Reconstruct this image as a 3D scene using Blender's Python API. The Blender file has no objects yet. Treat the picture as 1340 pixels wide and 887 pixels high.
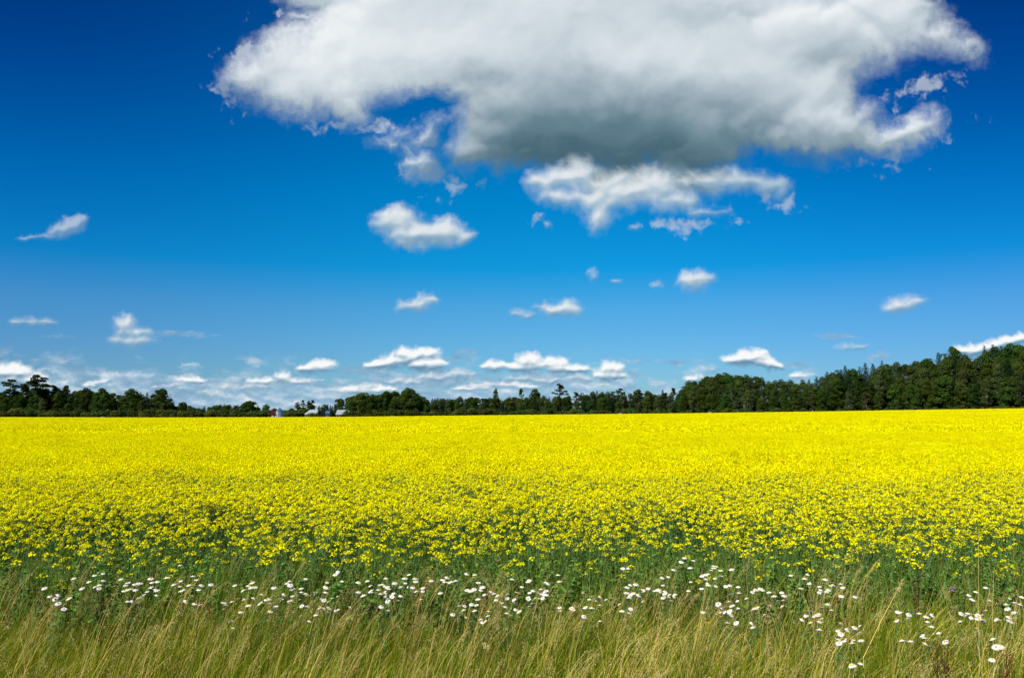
import bpy, math, random
import numpy as np
from mathutils import Vector, Matrix, Euler

# ------------------------------------------------------------------ camera
S = bpy.context.scene
F = 1042.0; CX = 670.0; CY = 443.5; HZ = 541.0
PITCH = math.atan((HZ - CY) / F)
CAMZ = 2.1
cam_d = bpy.data.cameras.new('camera'); cam = bpy.data.objects.new('camera', cam_d)
S.collection.objects.link(cam); S.camera = cam
cam.location = (0, 0, CAMZ); cam.rotation_euler = (math.pi / 2 + PITCH, 0, 0)
cam_d.sensor_width = 36; cam_d.lens = F / 1340 * 36
cam_d.clip_start = 0.1; cam_d.clip_end = 20000
S.render.resolution_x = 1024; S.render.resolution_y = 677

def ray(px, py):
    """photo pixel -> (u, v) = (x/y, z/y) of the line of sight in world axes"""
    x = (px - CX) / F; z = -(py - CY) / F
    y2 = math.cos(PITCH) - z * math.sin(PITCH); z2 = math.sin(PITCH) + z * math.cos(PITCH)
    return x / y2, z2 / y2

# ------------------------------------------------------------------ sun, sky, exposure
SUN_EL = 47.0
SUN_AZ = 232.0         # compass-like: direction the sun stands in, clockwise from +Y  (behind, to the left)
az = math.radians(SUN_AZ); el = math.radians(SUN_EL)
sdir = Vector((math.sin(az) * math.cos(el), math.cos(az) * math.cos(el), math.sin(el)))
sun_d = bpy.data.lights.new('sun', 'SUN'); sun = bpy.data.objects.new('sun', sun_d)
S.collection.objects.link(sun)
sun.rotation_euler = (-sdir).to_track_quat('-Z', 'Y').to_euler()
sun_d.energy = 4.6; sun_d.angle = math.radians(0.5); sun_d.color = (1.0, 0.955, 0.88)
S.view_settings.view_transform = 'Standard'; S.view_settings.look = 'None'
S.view_settings.gamma = 1; S.view_settings.exposure = 0.55; S.view_settings.use_curve_mapping = False

W = bpy.data.worlds.new('World'); S.world = W; W.use_nodes = True
nt = W.node_tree; nt.nodes.clear(); N = nt.nodes; L = nt.links
def _in(sock, v):
    if v is None: return
    if isinstance(v, bpy.types.NodeSocket): L.new(v, sock)
    else: sock.default_value = v
def M(op, a=None, b=None, c=None, clamp=False):
    n = N.new('ShaderNodeMath'); n.operation = op; n.use_clamp = clamp
    _in(n.inputs[0], a); _in(n.inputs[1], b); _in(n.inputs[2], c); return n.outputs[0]
def V(op, a=None, b=None, scale=None):
    n = N.new('ShaderNodeVectorMath'); n.operation = op
    _in(n.inputs[0], a); _in(n.inputs[1], b)
    if scale is not None: _in(n.inputs['Scale'], scale)
    return n.outputs['Value'] if op in ('LENGTH', 'DOT_PRODUCT', 'DISTANCE') else n.outputs[0]
def noise(vec, scale, detail=6, rough=0.55, dist=0.0, color=False, lac=2.0):
    n = N.new('ShaderNodeTexNoise'); n.noise_dimensions = '3D'; _in(n.inputs['Vector'], vec)
    n.inputs['Scale'].default_value = scale; n.inputs['Detail'].default_value = detail
    n.inputs['Roughness'].default_value = rough; n.inputs['Distortion'].default_value = dist
    n.inputs['Lacunarity'].default_value = lac
    return n.outputs['Color'] if color else n.outputs['Fac']
def smooth(v, a, b, c=0.0, d=1.0):
    n = N.new('ShaderNodeMapRange'); n.interpolation_type = 'SMOOTHSTEP'
    _in(n.inputs[0], v); n.inputs[1].default_value = a; n.inputs[2].default_value = b
    n.inputs[3].default_value = c; n.inputs[4].default_value = d; return n.outputs[0]
def mixc(f, a, b):
    n = N.new('ShaderNodeMix'); n.data_type = 'RGBA'
    _in(n.inputs[0], f); _in(n.inputs[6], a); _in(n.inputs[7], b); return n.outputs[2]
def ramp(f, stops):
    n = N.new('ShaderNodeValToRGB'); _in(n.inputs[0], f); e = n.color_ramp.elements
    while len(e) < len(stops): e.new(0.5)
    for k, (p, c) in enumerate(stops): e[k].position = p; e[k].color = (c[0], c[1], c[2], 1)
    return n.outputs[0]

tc = N.new('ShaderNodeTexCoord'); D = tc.outputs['Generated']
sp = N.new('ShaderNodeSeparateXYZ'); L.new(D, sp.inputs[0])
ydir = M('MAXIMUM', M('ABSOLUTE', sp.outputs[1]), 0.06)
U = M('DIVIDE', sp.outputs[0], ydir); Vv = M('DIVIDE', sp.outputs[2], ydir)
cb = N.new('ShaderNodeCombineXYZ'); L.new(U, cb.inputs[0]); L.new(Vv, cb.inputs[1]); P = cb.outputs[0]

sky = N.new('ShaderNodeTexSky'); sky.sky_type = 'NISHITA'; sky.sun_disc = False
sky.sun_elevation = el; sky.sun_rotation = az
sky.air_density = 1.0; sky.dust_density = 0.3; sky.ozone_density = 3.0; sky.altitude = 0
# polarising filter and lens vignette put into the sky colour: the sky deepens with height and away from the middle of the view's heading
SKYMUL = [(0.0, (0.36, 0.60, 0.86)), (0.09, (0.26, 0.61, 0.90)), (0.145, (0.19, 0.63, 0.92)), (0.20, (0.02, 0.63, 0.97)), (0.30, (0.0, 0.61, 0.97)), (0.42, (0.0, 0.48, 0.88)), (0.60, (0.0, 0.32, 0.68)), (1.0, (0.0, 0.22, 0.5))]
elev = M('ARCSINE', sp.outputs[2])
polar = ramp(M('DIVIDE', elev, 0.9, clamp=True), SKYMUL)
side = M('ABSOLUTE', M('ARCTAN2', sp.outputs[0], M('ABSOLUTE', sp.outputs[1])))
sidef = M('SUBTRACT', 1.0, M('MULTIPLY', smooth(side, 0.05, 0.66), M('ADD', 0.20, M('MULTIPLY', smooth(elev, 0.10, 0.50), 0.44))))
sv = N.new('ShaderNodeCombineXYZ'); L.new(sidef, sv.inputs[0]); L.new(M('POWER', sidef, 1.15), sv.inputs[1]); L.new(M('POWER', sidef, 0.62), sv.inputs[2])
skyc = V('SCALE', V('MULTIPLY', V('MULTIPLY', sky.outputs[0], polar), sv.outputs[0]), scale=1.25)

# ---- the clouds: grown from noise over directions (u, v) = (x/y, z/y), sunlit and shaded sides put into their colour
#CLOUDS-BEGIN
rs = np.random.RandomState(7)
_G = rs.rand(256, 256).astype(np.float32) * 2 * np.pi; _GX = np.cos(_G); _GY = np.sin(_G)
def perlin(x, y):
    xi = np.floor(x).astype(np.int32); yi = np.floor(y).astype(np.int32)
    fx = (x - xi).astype(np.float32); fy = (y - yi).astype(np.float32)
    ux = fx * fx * fx * (fx * (fx * 6 - 15) + 10); uy = fy * fy * fy * (fy * (fy * 6 - 15) + 10)
    def g(dx, dy):
        a = (yi + dy) & 255; b = (xi + dx) & 255
        return _GX[a, b] * (fx - dx) + _GY[a, b] * (fy - dy)
    top = g(0, 0) * (1 - ux) + g(1, 0) * ux; bot = g(0, 1) * (1 - ux) + g(1, 1) * ux
    return (top * (1 - uy) + bot * uy) * 1.4
def fbm(x, y, sc, octs, rough=0.55, seed=0, billow=False):
    t = 0; amp = 1; s = 0; x = x * sc + seed * 17.31; y = y * sc + seed * 9.77
    for o in range(octs):
        n = perlin(x, y)
        if billow: n = 1 - 2.6 * np.abs(n)
        t = t + n * amp; s += amp; amp *= rough; x = x * 2.03 + 5.2; y = y * 2.03 + 1.3
    return t / s
def sstep(v, a, b): t = np.clip((v - a) / (b - a), 0, 1); return t * t * (3 - 2 * t)
def ell(x, y, items, k=0.1):
    out = None
    for it in items:
        px, py, rx, ry = it[:4]; rot = math.radians(it[4]) if len(it) > 4 else 0.0
        u, v = ray(px, py); dx = x - u; dy = y - v; c, s = math.cos(rot), math.sin(rot)
        m = 1 - np.sqrt(((dx * c + dy * s) * F / rx) ** 2 + ((-dx * s + dy * c) * F / ry) ** 2)
        if out is None: out = m
        else:
            h = np.clip(0.5 + 0.5 * (out - m) / k, 0, 1); out = m * (1 - h) + out * h + k * h * (1 - h)
    return out
def sd(x, y, items, k=0.012):
    """like ell but in true distance to the rim (same units as u, v)"""
    out = None
    for it in items:
        px, py, rx, ry = it[:4]; rot = math.radians(it[4]) if len(it) > 4 else 0.0
        u, v = ray(px, py); dx = x - u; dy = y - v; c, s = math.cos(rot), math.sin(rot)
        a, b = rx / F, ry / F; X = dx * c + dy * s; Y = -dx * s + dy * c
        r = np.sqrt((X / a) ** 2 + (Y / b) ** 2) + 1e-6; g = np.sqrt((X / a ** 2) ** 2 + (Y / b ** 2) ** 2) + 1e-4
        m = (r * (1 - r) / g); m = np.minimum(m, min(a, b))
        kk = min(k, 0.5 * min(a, b)) if out is not None else k
        if out is None: out = m
        else:
            h = np.clip(0.5 + 0.5 * (out - m) / kk, 0, 1); out = m * (1 - h) + out * h + kk * h * (1 - h)
    return out
def blur(im, sg):
    h, w = im.shape; p = int(4 * sg) + 2; q = np.pad(im, p, mode='edge')
    fy = np.fft.fftfreq(q.shape[0])[:, None]; fx = np.fft.rfftfreq(q.shape[1])[None]
    g = np.exp(-2 * (np.pi * sg) ** 2 * (fx * fx + fy * fy))
    return np.fft.irfft2(np.fft.rfft2(q) * g, s=q.shape)[p:-p, p:-p].astype(np.float32)
def rampc(t, stops):
    t = np.clip(t, 0, 1); xs = [p for p, c in stops]
    return np.stack([np.interp(t, xs, [c[k] for p, c in stops]) for k in range(3)], -1).astype(np.float32)
U0, U1, V0, V1 = -0.78, 0.78, -0.03, 0.72
def cloud_map(step=0.00092):
    w = int((U1 - U0) / step); h = int((V1 - V0) / step)
    x, y = np.meshgrid(np.linspace(U0, U1, w, dtype=np.float32), np.linspace(V0, V1, h, dtype=np.float32))
    RGB = np.zeros((h, w, 3), np.float32); A = np.zeros((h, w), np.float32)
    def over(col, a):
        nonlocal RGB, A
        RGB = RGB * (1 - a[..., None]) + col * a[..., None]; A = A * (1 - a) + a
    # far, thin and grey layers first
    ya = y * 2.4
    wx = fbm(x, y, 60, 5, 0.6, 1) * 0.008; wy = fbm(x, y, 60, 5, 0.6, 2) * 0.008
    cov = sstep(y, 0.085, 0.012) * (0.35 + 0.65 * sstep(x, 0.30, 0.08))
    hb = fbm(x + wx, ya + wy * 2, 20, 6, 0.58, 3)
    a = sstep(hb + cov * 0.72, 0.18, 0.70) * sstep(y, 0.095, 0.05) * 0.85
    tn = 0.42 + 0.9 * (fbm(x + wx, ya + wy, 30, 5, 0.6, 4) - fbm(x + wx, ya + wy + 0.012, 30, 5, 0.6, 4)) + 0.5 * fbm(x, y, 12, 3, 0.5, 5)
    over(rampc(tn, [(0.0, (0.22, 0.38, 0.56)), (0.4, (0.34, 0.52, 0.70)), (0.7, (0.56, 0.68, 0.79)), (1.0, (0.88, 0.91, 0.93))]), a)
    FA = [(230, 437, 52, 6, -4), (75, 440, 26, 4), (75, 472, 46, 13), (120, 488, 60, 9), (1098, 441, 38, 6), (885, 476, 26, 6), (830, 472, 34, 5), (612, 460, 20, 7), (330, 472, 24, 4), (290, 485, 18, 3), (1150, 468, 30, 7), (1040, 478, 34, 7),
          (160, 497, 66, 9), (260, 500, 60, 12), (4, 462, 14, 8), (330, 505, 70, 10), (570, 497, 120, 15), (720, 497, 90, 14), (470, 485, 46, 9), (860, 374, 12, 9), (600, 470, 30, 8)]
    f = ell(x + wx, y + wy * 0.8, FA, 0.15) + fbm(x, ya, 42, 5, 0.6, 6) * 0.9
    over(rampc(0.5 + fbm(x, ya, 30, 4, 0.6, 7) * 1.1, [(0, (0.17, 0.31, 0.48)), (0.5, (0.27, 0.43, 0.60)), (1, (0.52, 0.64, 0.74))]), sstep(f, 0.0, 0.9) * 0.66)
    # fair-weather cumulus
    def cumulus(items, warp, thr, soft, relief, bright, flat=0.0, seed=0, amp=0.5, stops=None, maxa=1.0):
        sc = 1 / warp
        wx = fbm(x, y, 0.30 * sc, 5, 0.55, seed + 1) * warp; wy = fbm(x, y, 0.30 * sc, 5, 0.55, seed + 2) * warp * 0.8
        items = [(i[0], i[1], i[2] * 1.02, i[3] * 1.2) + tuple(i[4:]) for i in items]
        d = sd(x + wx, y + wy, items, warp * 0.9)
        b = fbm(x + wx, y + wy, 0.55 * sc, 6, 0.56, seed + 3)
        bb = fbm(x + wx * 0.6, y + wy * 0.6, 0.5 * sc, 4, 0.5, seed + 5, True)
        dn = d + (b * amp + (bb - 0.25) * 0.35) * warp
        a = sstep(dn, thr * warp, soft * warp) * maxa
        hgt = np.sqrt(np.clip(dn, 0, None) * warp * 2.5) + bb * warp * 0.35
        hgt = blur(hgt, warp * 235)
        gy, gx = np.gradient(hgt, float(y[1, 0] - y[0, 0])); gx = np.clip(gx, -2, 2); gy = np.clip(gy, -2, 2)
        lam = (gx * 0.45 - gy * 0.95 + 0.9) / np.sqrt(1 + gx * gx + gy * gy) / 1.22
        return a, bright + relief * (lam - 0.62) + 0.07 * b - flat * sstep(dn, warp * 1.2, warp * 3.5), dn
    WH = [(0.0, (0.14, 0.27, 0.40)), (0.3, (0.27, 0.42, 0.55)), (0.55, (0.45, 0.57, 0.67)), (0.8, (0.74, 0.79, 0.82)), (1.0, (0.93, 0.95, 0.95))]
    HI = [(90, 298, 30, 13, 18), (58, 310, 36, 5, 4), (42, 423, 34, 8), (777, 360, 8, 9), (718, 294, 7, 5), (808, 369, 9, 5), (832, 300, 9, 5), (575, 262, 5, 4), (683, 411, 18, 7), (706, 403, 12, 6), (1116, 454, 25, 6), (928, 484, 16, 7)]
    a, t, _ = cumulus(HI, 0.009, -0.1, 1.1, 0.5, 0.52, seed=20, maxa=0.55); over(rampc(t, WH), a)
    MI = [(520, 292, 34, 24), (545, 306, 44, 22), (578, 304, 34, 18), (606, 310, 18, 13), (548, 398, 34, 11, 8), (736, 405, 28, 12), (912, 368, 30, 16), (1183, 398, 34, 11, 8),
          (160, 424, 22, 12), (172, 434, 30, 9), (172, 446, 34, 9)]
    a, t, _ = cumulus(MI, 0.0125, -0.15, 1.3, 0.36, 0.56, seed=30, amp=0.65)
    foot = np.clip((sd(x, y, MI, 0.01) - sd(x, y + 0.008, MI, 0.01)) / 0.008, -1, 1); over(rampc(t + foot * 0.10, WH), a * 0.95)
    LO = [(975, 468, 34, 10, 8), (1000, 474, 30, 9, -10), (800, 482, 20, 10), (800, 491, 26, 9), (546, 463, 32, 10), (515, 472, 44, 9, 10), (560, 476, 30, 11), (692, 472, 20, 11), (690, 480, 34, 8), (728, 474, 20, 8), (742, 482, 34, 9), (648, 479, 24, 8), (415, 481, 30, 9),
          (369, 492, 12, 8), (345, 499, 26, 5), (388, 499, 20, 5), (10, 487, 34, 14), (30, 497, 34, 10), (1312, 449, 46, 9, 14), (1270, 458, 24, 9), (1046, 492, 16, 6), (905, 496, 12, 6), (250, 498, 24, 6), (480, 510, 40, 7), (620, 508, 30, 5), (680, 505, 26, 5), (128, 500, 14, 4), (118, 505, 10, 5)]
    a, t, dn = cumulus(LO, 0.0085, -0.1, 0.9, 0.50, 0.66, seed=40, amp=0.5)
    foot = np.clip((sd(x, y, LO, 0.008) - sd(x, y + 0.006, LO, 0.008)) / 0.006, -1, 1)
    over(rampc(t + foot * 0.34, WH), a)
    EX = [(455, 512, 26, 7), (478, 506, 16, 6), (600, 490, 26, 8), (570, 494, 30, 7), (640, 505, 34, 6), (700, 498, 40, 7), (760, 496, 24, 6), (528, 500, 30, 6), (410, 500, 20, 5), (335, 508, 30, 5), (285, 506, 24, 5), (60, 506, 22, 6), (215, 505, 26, 5), (800, 506, 26, 4)]
    a, t, _ = cumulus(EX, 0.0085, -0.1, 1.1, 0.6, 0.60, seed=45, amp=0.8, maxa=0.6); over(rampc(t, WH), a)
    # the great cumulus overhead, seen from below
    BIG = [(335, 98, 50, 46, 12), (395, 92, 80, 72), (470, 78, 100, 95), (540, 40, 140, 105), (640, 20, 170, 145), (690, 130, 125, 100),
           (800, 60, 210, 165), (820, 165, 190, 80), (960, 90, 190, 118), (1050, 70, 135, 105), (1075, 150, 84, 72), (1110, 175, 60, 44),
           (1160, 20, 85, 62, -10), (1225, 48, 52, 34, -20), (1262, 68, 28, 22), (1175, 178, 58, 26, 14), (1215, 165, 26, 16, 20), 
           (860, 232, 110, 30), (640, 195, 66, 36), (548, 210, 24, 22, 20), (505, 186, 22, 11, -10), (560, 175, 22, 16, 40), (528, 172, 18, 10),
           (500, -60, 200, 100), (900, -100, 420, 160), (405, 22, 36, 18), (610, 165, 30, 50)]
    W0 = 0.034
    wx = fbm(x, y, 11, 6, 0.6, 51) * W0; wy = fbm(x, y, 11, 6, 0.6, 52) * W0
    wf = fbm(x, y, 60, 5, 0.62, 53) * 0.008; wg = fbm(x, y, 60, 5, 0.62, 54) * 0.008
    xx, yy = x + wx + wf, y + wy + wg
    d = sd(xx, yy, BIG, 0.02)
    HO = [(530, 148, 36, 19, 8), (580, 172, 8, 22, -20), (545, 143, 40, 13), (1160, 112, 28, 20), (1190, 125, 40, 16, -10), (1215, 118, 60, 14)]
    d = np.minimum(d, -sd(x + wx * 0.6 + wf, y + wy * 0.6 + wg, HO, 0.01))
    b = fbm(xx, yy, 26, 6, 0.58, 55); bb = fbm(xx, yy, 22, 5, 0.52, 56, True)
    dn = d + b * 0.011 + (bb - 0.25) * 0.006
    wisp = fbm(x + wx * .5, y + wy * .5, 44, 6, 0.62, 61)
    a = sstep(dn + 0.007 * wisp, -0.008, 0.027 + 0.022 * sstep(fbm(x, y, 5, 2, 0.5, 59), -0.2, 0.35))
    TW = [(1205, 120, 70, 22, 10), (1190, 185, 70, 20, 15), (300, 120, 30, 30), (560, 215, 40, 40, 30), (500, 170, 50, 16), (395, 18, 50, 30), (1010, 262, 44, 18), (900, 292, 70, 12), (700, 292, 20, 8), (600, 240, 50, 12), (430, 165, 60, 16), (320, 62, 40, 14), (1130, 225, 60, 14)]
    tw = sstep(ell(x + wx, y + wy, TW, .3) + wisp * 2.2, 0.25, 1.3) * 0.55
    a = np.maximum(a, tw)
    def soft(items, lo=0.0, hi=1.0): return sstep(ell(x + wx, y + wy, items, 0.5), lo, hi)
    dark = soft([(840, 208, 350, 98), (720, 180, 160, 100), (800, 178, 230, 95), (1000, 222, 180, 42)], -0.24, 1.05)  # hand-placed underside shade, painted into the cloud tone like the lit lobes below
    grey = soft([(690, 70, 170, 80), (960, 110, 140, 60), (930, 20, 130, 50), (1070, 70, 90, 60)], 0, 1)
    lit = soft([(1085, 152, 74, 30), (430, 105, 150, 46), (790, 62, 110, 40), (620, 60, 120, 60), (1040, 5, 160, 40)], 0, 1)
    def lamb(hgt, sg):
        gy, gx = np.gradient(blur(hgt, sg), float(y[1, 0] - y[0, 0]))
        return (gx * 0.45 - gy * 0.95 + 0.9) / np.sqrt(1 + gx * gx + gy * gy) / 1.25
    hgt = np.sqrt(np.clip(dn, 0, 0.06) * 0.05) + bb * 0.005
    l1 = lamb(hgt, 9) - 0.72; l2 = lamb(hgt, 3.0) - 0.72
    rim = sstep(dn, 0.075, 0.0); core = blur(a, 40)
    l1 = np.maximum(l1, -0.30); l2 = np.maximum(l2, -0.35)
    t = (0.835 + l1 * (0.22 + 0.20 * rim) + l2 * (0.05 + 0.17 * rim) + 0.17 * fbm(x + wx, y + wy, 6, 5, 0.5, 57)
         - 0.64 * dark * (1 - 0.05 * rim) - 0.17 * grey + 0.10 * lit - 0.05 * rim - 0.04)
    CR = [(0.0, (0.065, 0.135, 0.175)), (0.25, (0.14, 0.235, 0.285)), (0.5, (0.34, 0.43, 0.49)), (0.75, (0.62, 0.69, 0.74)), (1.0, (0.90, 0.93, 0.94))]
    over(rampc(t, CR), a * 0.985)
    TU = [(722, 238, 36, 18), (752, 232, 40, 24), (745, 258, 40, 16), (785, 262, 28, 22), (782, 284, 26, 18), (812, 252, 34, 26), (850, 246, 46, 26), (885, 262, 36, 18), (925, 277, 30, 7), (960, 236, 50, 18), (1008, 242, 26, 18), (1020, 252, 12, 12), (900, 240, 50, 14), (800, 245, 60, 12), (545, 216, 18, 10), (508, 188, 14, 5)]
    a, t, _ = cumulus(TU, 0.0150, -0.3, 1.5, 0.36, 0.64, seed=70, amp=0.7, maxa=0.96)
    t = t - 0.20 * sstep(x, ray(830, 250)[0], ray(1000, 250)[0]); over(rampc(t, WH), a)
    fade = np.clip(np.minimum(np.minimum((x - U0), (U1 - x)), (V1 - y)) / 0.03, 0, 1)
    return np.concatenate([RGB * fade[..., None], (A * fade)[..., None]], -1).astype(np.float32)
#CLOUDS-END
cm = cloud_map()
ci = bpy.data.images.new('sky_clouds', cm.shape[1], cm.shape[0], alpha=True, float_buffer=True)
ci.colorspace_settings.name = 'Non-Color'; ci.alpha_mode = 'CHANNEL_PACKED'
ci.pixels.foreach_set(cm.ravel()); ci.update(); ci.pack()
im = N.new('ShaderNodeTexImage'); im.image = ci; im.extension = 'CLIP'; im.interpolation = 'Linear'
cc = N.new('ShaderNodeCombineXYZ')
L.new(M('DIVIDE', M('SUBTRACT', U, U0), U1 - U0), cc.inputs[0]); L.new(M('DIVIDE', M('SUBTRACT', Vv, V0), V1 - V0), cc.inputs[1])
L.new(cc.outputs[0], im.inputs[0])
skyc = V('ADD', V('SCALE', skyc, scale=M('SUBTRACT', 1.0, im.outputs['Alpha'])), im.outputs['Color'])
bg = N.new('ShaderNodeBackground'); L.new(skyc, bg.inputs[0]); bg.inputs[1].default_value = 0.69
SKYK = 0.1
wo = N.new('ShaderNodeOutputWorld'); L.new(bg.outputs[0], wo.inputs[0])
# the sky texture goes in at daylight strength
_sc = [l for l in nt.links if l.from_node == sky][0]; dst = _sc.to_socket; L.remove(_sc)
L.new(V('SCALE', sky.outputs[0], scale=SKYK), dst)
W.cycles.sampling_method = 'MANUAL'; W.cycles.sample_map_resolution = 512

# ================================================================== helpers
C = S.collection
HALF = math.pi / 2
def tag(o, label=None, cat=None, group=None, kind=None):
    if label: o['label'] = label
    if cat: o['category'] = cat
    if group: o['group'] = group
    if kind: o['kind'] = kind
    return o
def mesh(name, verts, quads=None, tris=None, tone=None, mat=None, mats=None, midx=None, smooth=False):
    me = bpy.data.meshes.new(name); verts = np.asarray(verts, np.float32)
    q = np.asarray(quads if quads is not None else [], np.int32).reshape(-1, 4)
    t = np.asarray(tris if tris is not None else [], np.int32).reshape(-1, 3)
    me.vertices.add(len(verts)); me.vertices.foreach_set('co', verts.ravel())
    nl = q.size + t.size; me.loops.add(nl)
    me.loops.foreach_set('vertex_index', np.concatenate([q.ravel(), t.ravel()]))
    me.polygons.add(len(q) + len(t))
    st = np.concatenate([np.arange(len(q)) * 4, q.size + np.arange(len(t)) * 3]).astype(np.int32)
    me.polygons.foreach_set('loop_start', st)
    if midx is not None: me.polygons.foreach_set('material_index', np.asarray(midx, np.int32))
    me.polygons.foreach_set('use_smooth', np.full(len(q) + len(t), smooth))
    if tone is not None:
        at = me.attributes.new('tone', 'FLOAT', 'POINT'); at.data.foreach_set('value', np.asarray(tone, np.float32))
    for m in (mats or ([mat] if mat else [])): me.materials.append(m)
    me.update(calc_edges=True); me.validate()
    return me
def obj(name, me, parent=None, loc=(0, 0, 0), rot=(0, 0, 0), scale=(1, 1, 1), link=True):
    o = bpy.data.objects.new(name, me)
    if link: C.objects.link(o)
    o.location = loc; o.rotation_euler = rot; o.scale = scale
    if parent: o.parent = parent
    return o
class Geo:
    def __init__(s): s.v = []; s.q = []; s.t = []; s.tn = []; s.qm = []; s.tm = []; s.n = 0
    def add(s, v, q=None, t=None, tone=1.0, m=0):
        v = np.asarray(v, np.float32).reshape(-1, 3); n = len(v); s.v.append(v)
        if q is not None and len(q): q = np.asarray(q, np.int32).reshape(-1, 4); s.q.append(q + s.n); s.qm.append(np.full(len(q), m))
        if t is not None and len(t): t = np.asarray(t, np.int32).reshape(-1, 3); s.t.append(t + s.n); s.tm.append(np.full(len(t), m))
        s.tn.append(np.broadcast_to(np.asarray(tone, np.float32), (n,)).copy()); s.n += n
    def build(s, name, mats, smooth=False):
        if not isinstance(mats, (list, tuple)): mats = [mats]
        q = np.concatenate(s.q) if s.q else None; t = np.concatenate(s.t) if s.t else None
        mi = np.concatenate((s.qm or []) + (s.tm or []))
        return mesh(name, np.concatenate(s.v), q, t, np.concatenate(s.tn), mats=list(mats), midx=mi, smooth=smooth)
def cards(g, cen, size, rng, up=0.3, asp=0.75, tone=None, m=0, nrm=None, spread=0.8):
    """irregular leaf-clump faces at the given centres"""
    cen = np.asarray(cen, np.float32); n = len(cen); size = np.broadcast_to(size, (n,))
    nr = rng.normal(size=(n, 3)) * spread
    if nrm is not None: nr += nrm
    nr[:, 2] += up; nr /= np.linalg.norm(nr, axis=1)[:, None] + 1e-6
    a = np.cross(nr, rng.normal(size=(n, 3))); a /= np.linalg.norm(a, axis=1)[:, None] + 1e-6
    b = np.cross(nr, a)
    k = rng.uniform(0.6, 1.15, (n, 4)) * size[:, None] * 0.5
    v = np.stack([cen + a * k[:, :1], cen + b * k[:, 1:2] * asp, cen - a * k[:, 2:3], cen - b * k[:, 3:4] * asp], 1)
    v[:, 0] += nr * (size * 0.12)[:, None]; v[:, 2] += nr * (size * 0.12)[:, None]
    if tone is None: tone = rng.uniform(0.7, 1.3, n)
    g.add(v.reshape(-1, 3), np.arange(4 * n).reshape(n, 4), tone=np.repeat(np.broadcast_to(tone, (n,)), 4), m=m)
def tube(g, pts, rad, sides=5, tone=1.0, m=0):
    pts = [np.asarray(p, float) for p in pts]; n = len(pts); rad = np.broadcast_to(rad, (n,)); vs = []
    for i, p in enumerate(pts):
        d = pts[min(i + 1, n - 1)] - pts[max(i - 1, 0)]; d = d / (np.linalg.norm(d) + 1e-9)
        a = np.cross(d, (0.3, 1, 0.1)) if abs(d[2]) > 0.5 else np.cross(d, (0, 0, 1)); a /= np.linalg.norm(a) + 1e-9; b = np.cross(d, a)
        for k in range(sides):
            t = 2 * math.pi * k / sides; vs.append(p + (a * math.cos(t) + b * math.sin(t)) * rad[i])
    q = [(i * sides + k, i * sides + (k + 1) % sides, (i + 1) * sides + (k + 1) % sides, (i + 1) * sides + k) for i in range(n - 1) for k in range(sides)]
    g.add(vs, q, tone=tone, m=m)
def box(g, x0, x1, y0, y1, z0, z1, m=0):
    v = [(x, y, z) for z in (z0, z1) for y in (y0, y1) for x in (x0, x1)]
    g.add(v, [(0, 2, 3, 1), (4, 5, 7, 6), (0, 1, 5, 4), (2, 6, 7, 3), (0, 4, 6, 2), (1, 3, 7, 5)], m=m)

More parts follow.
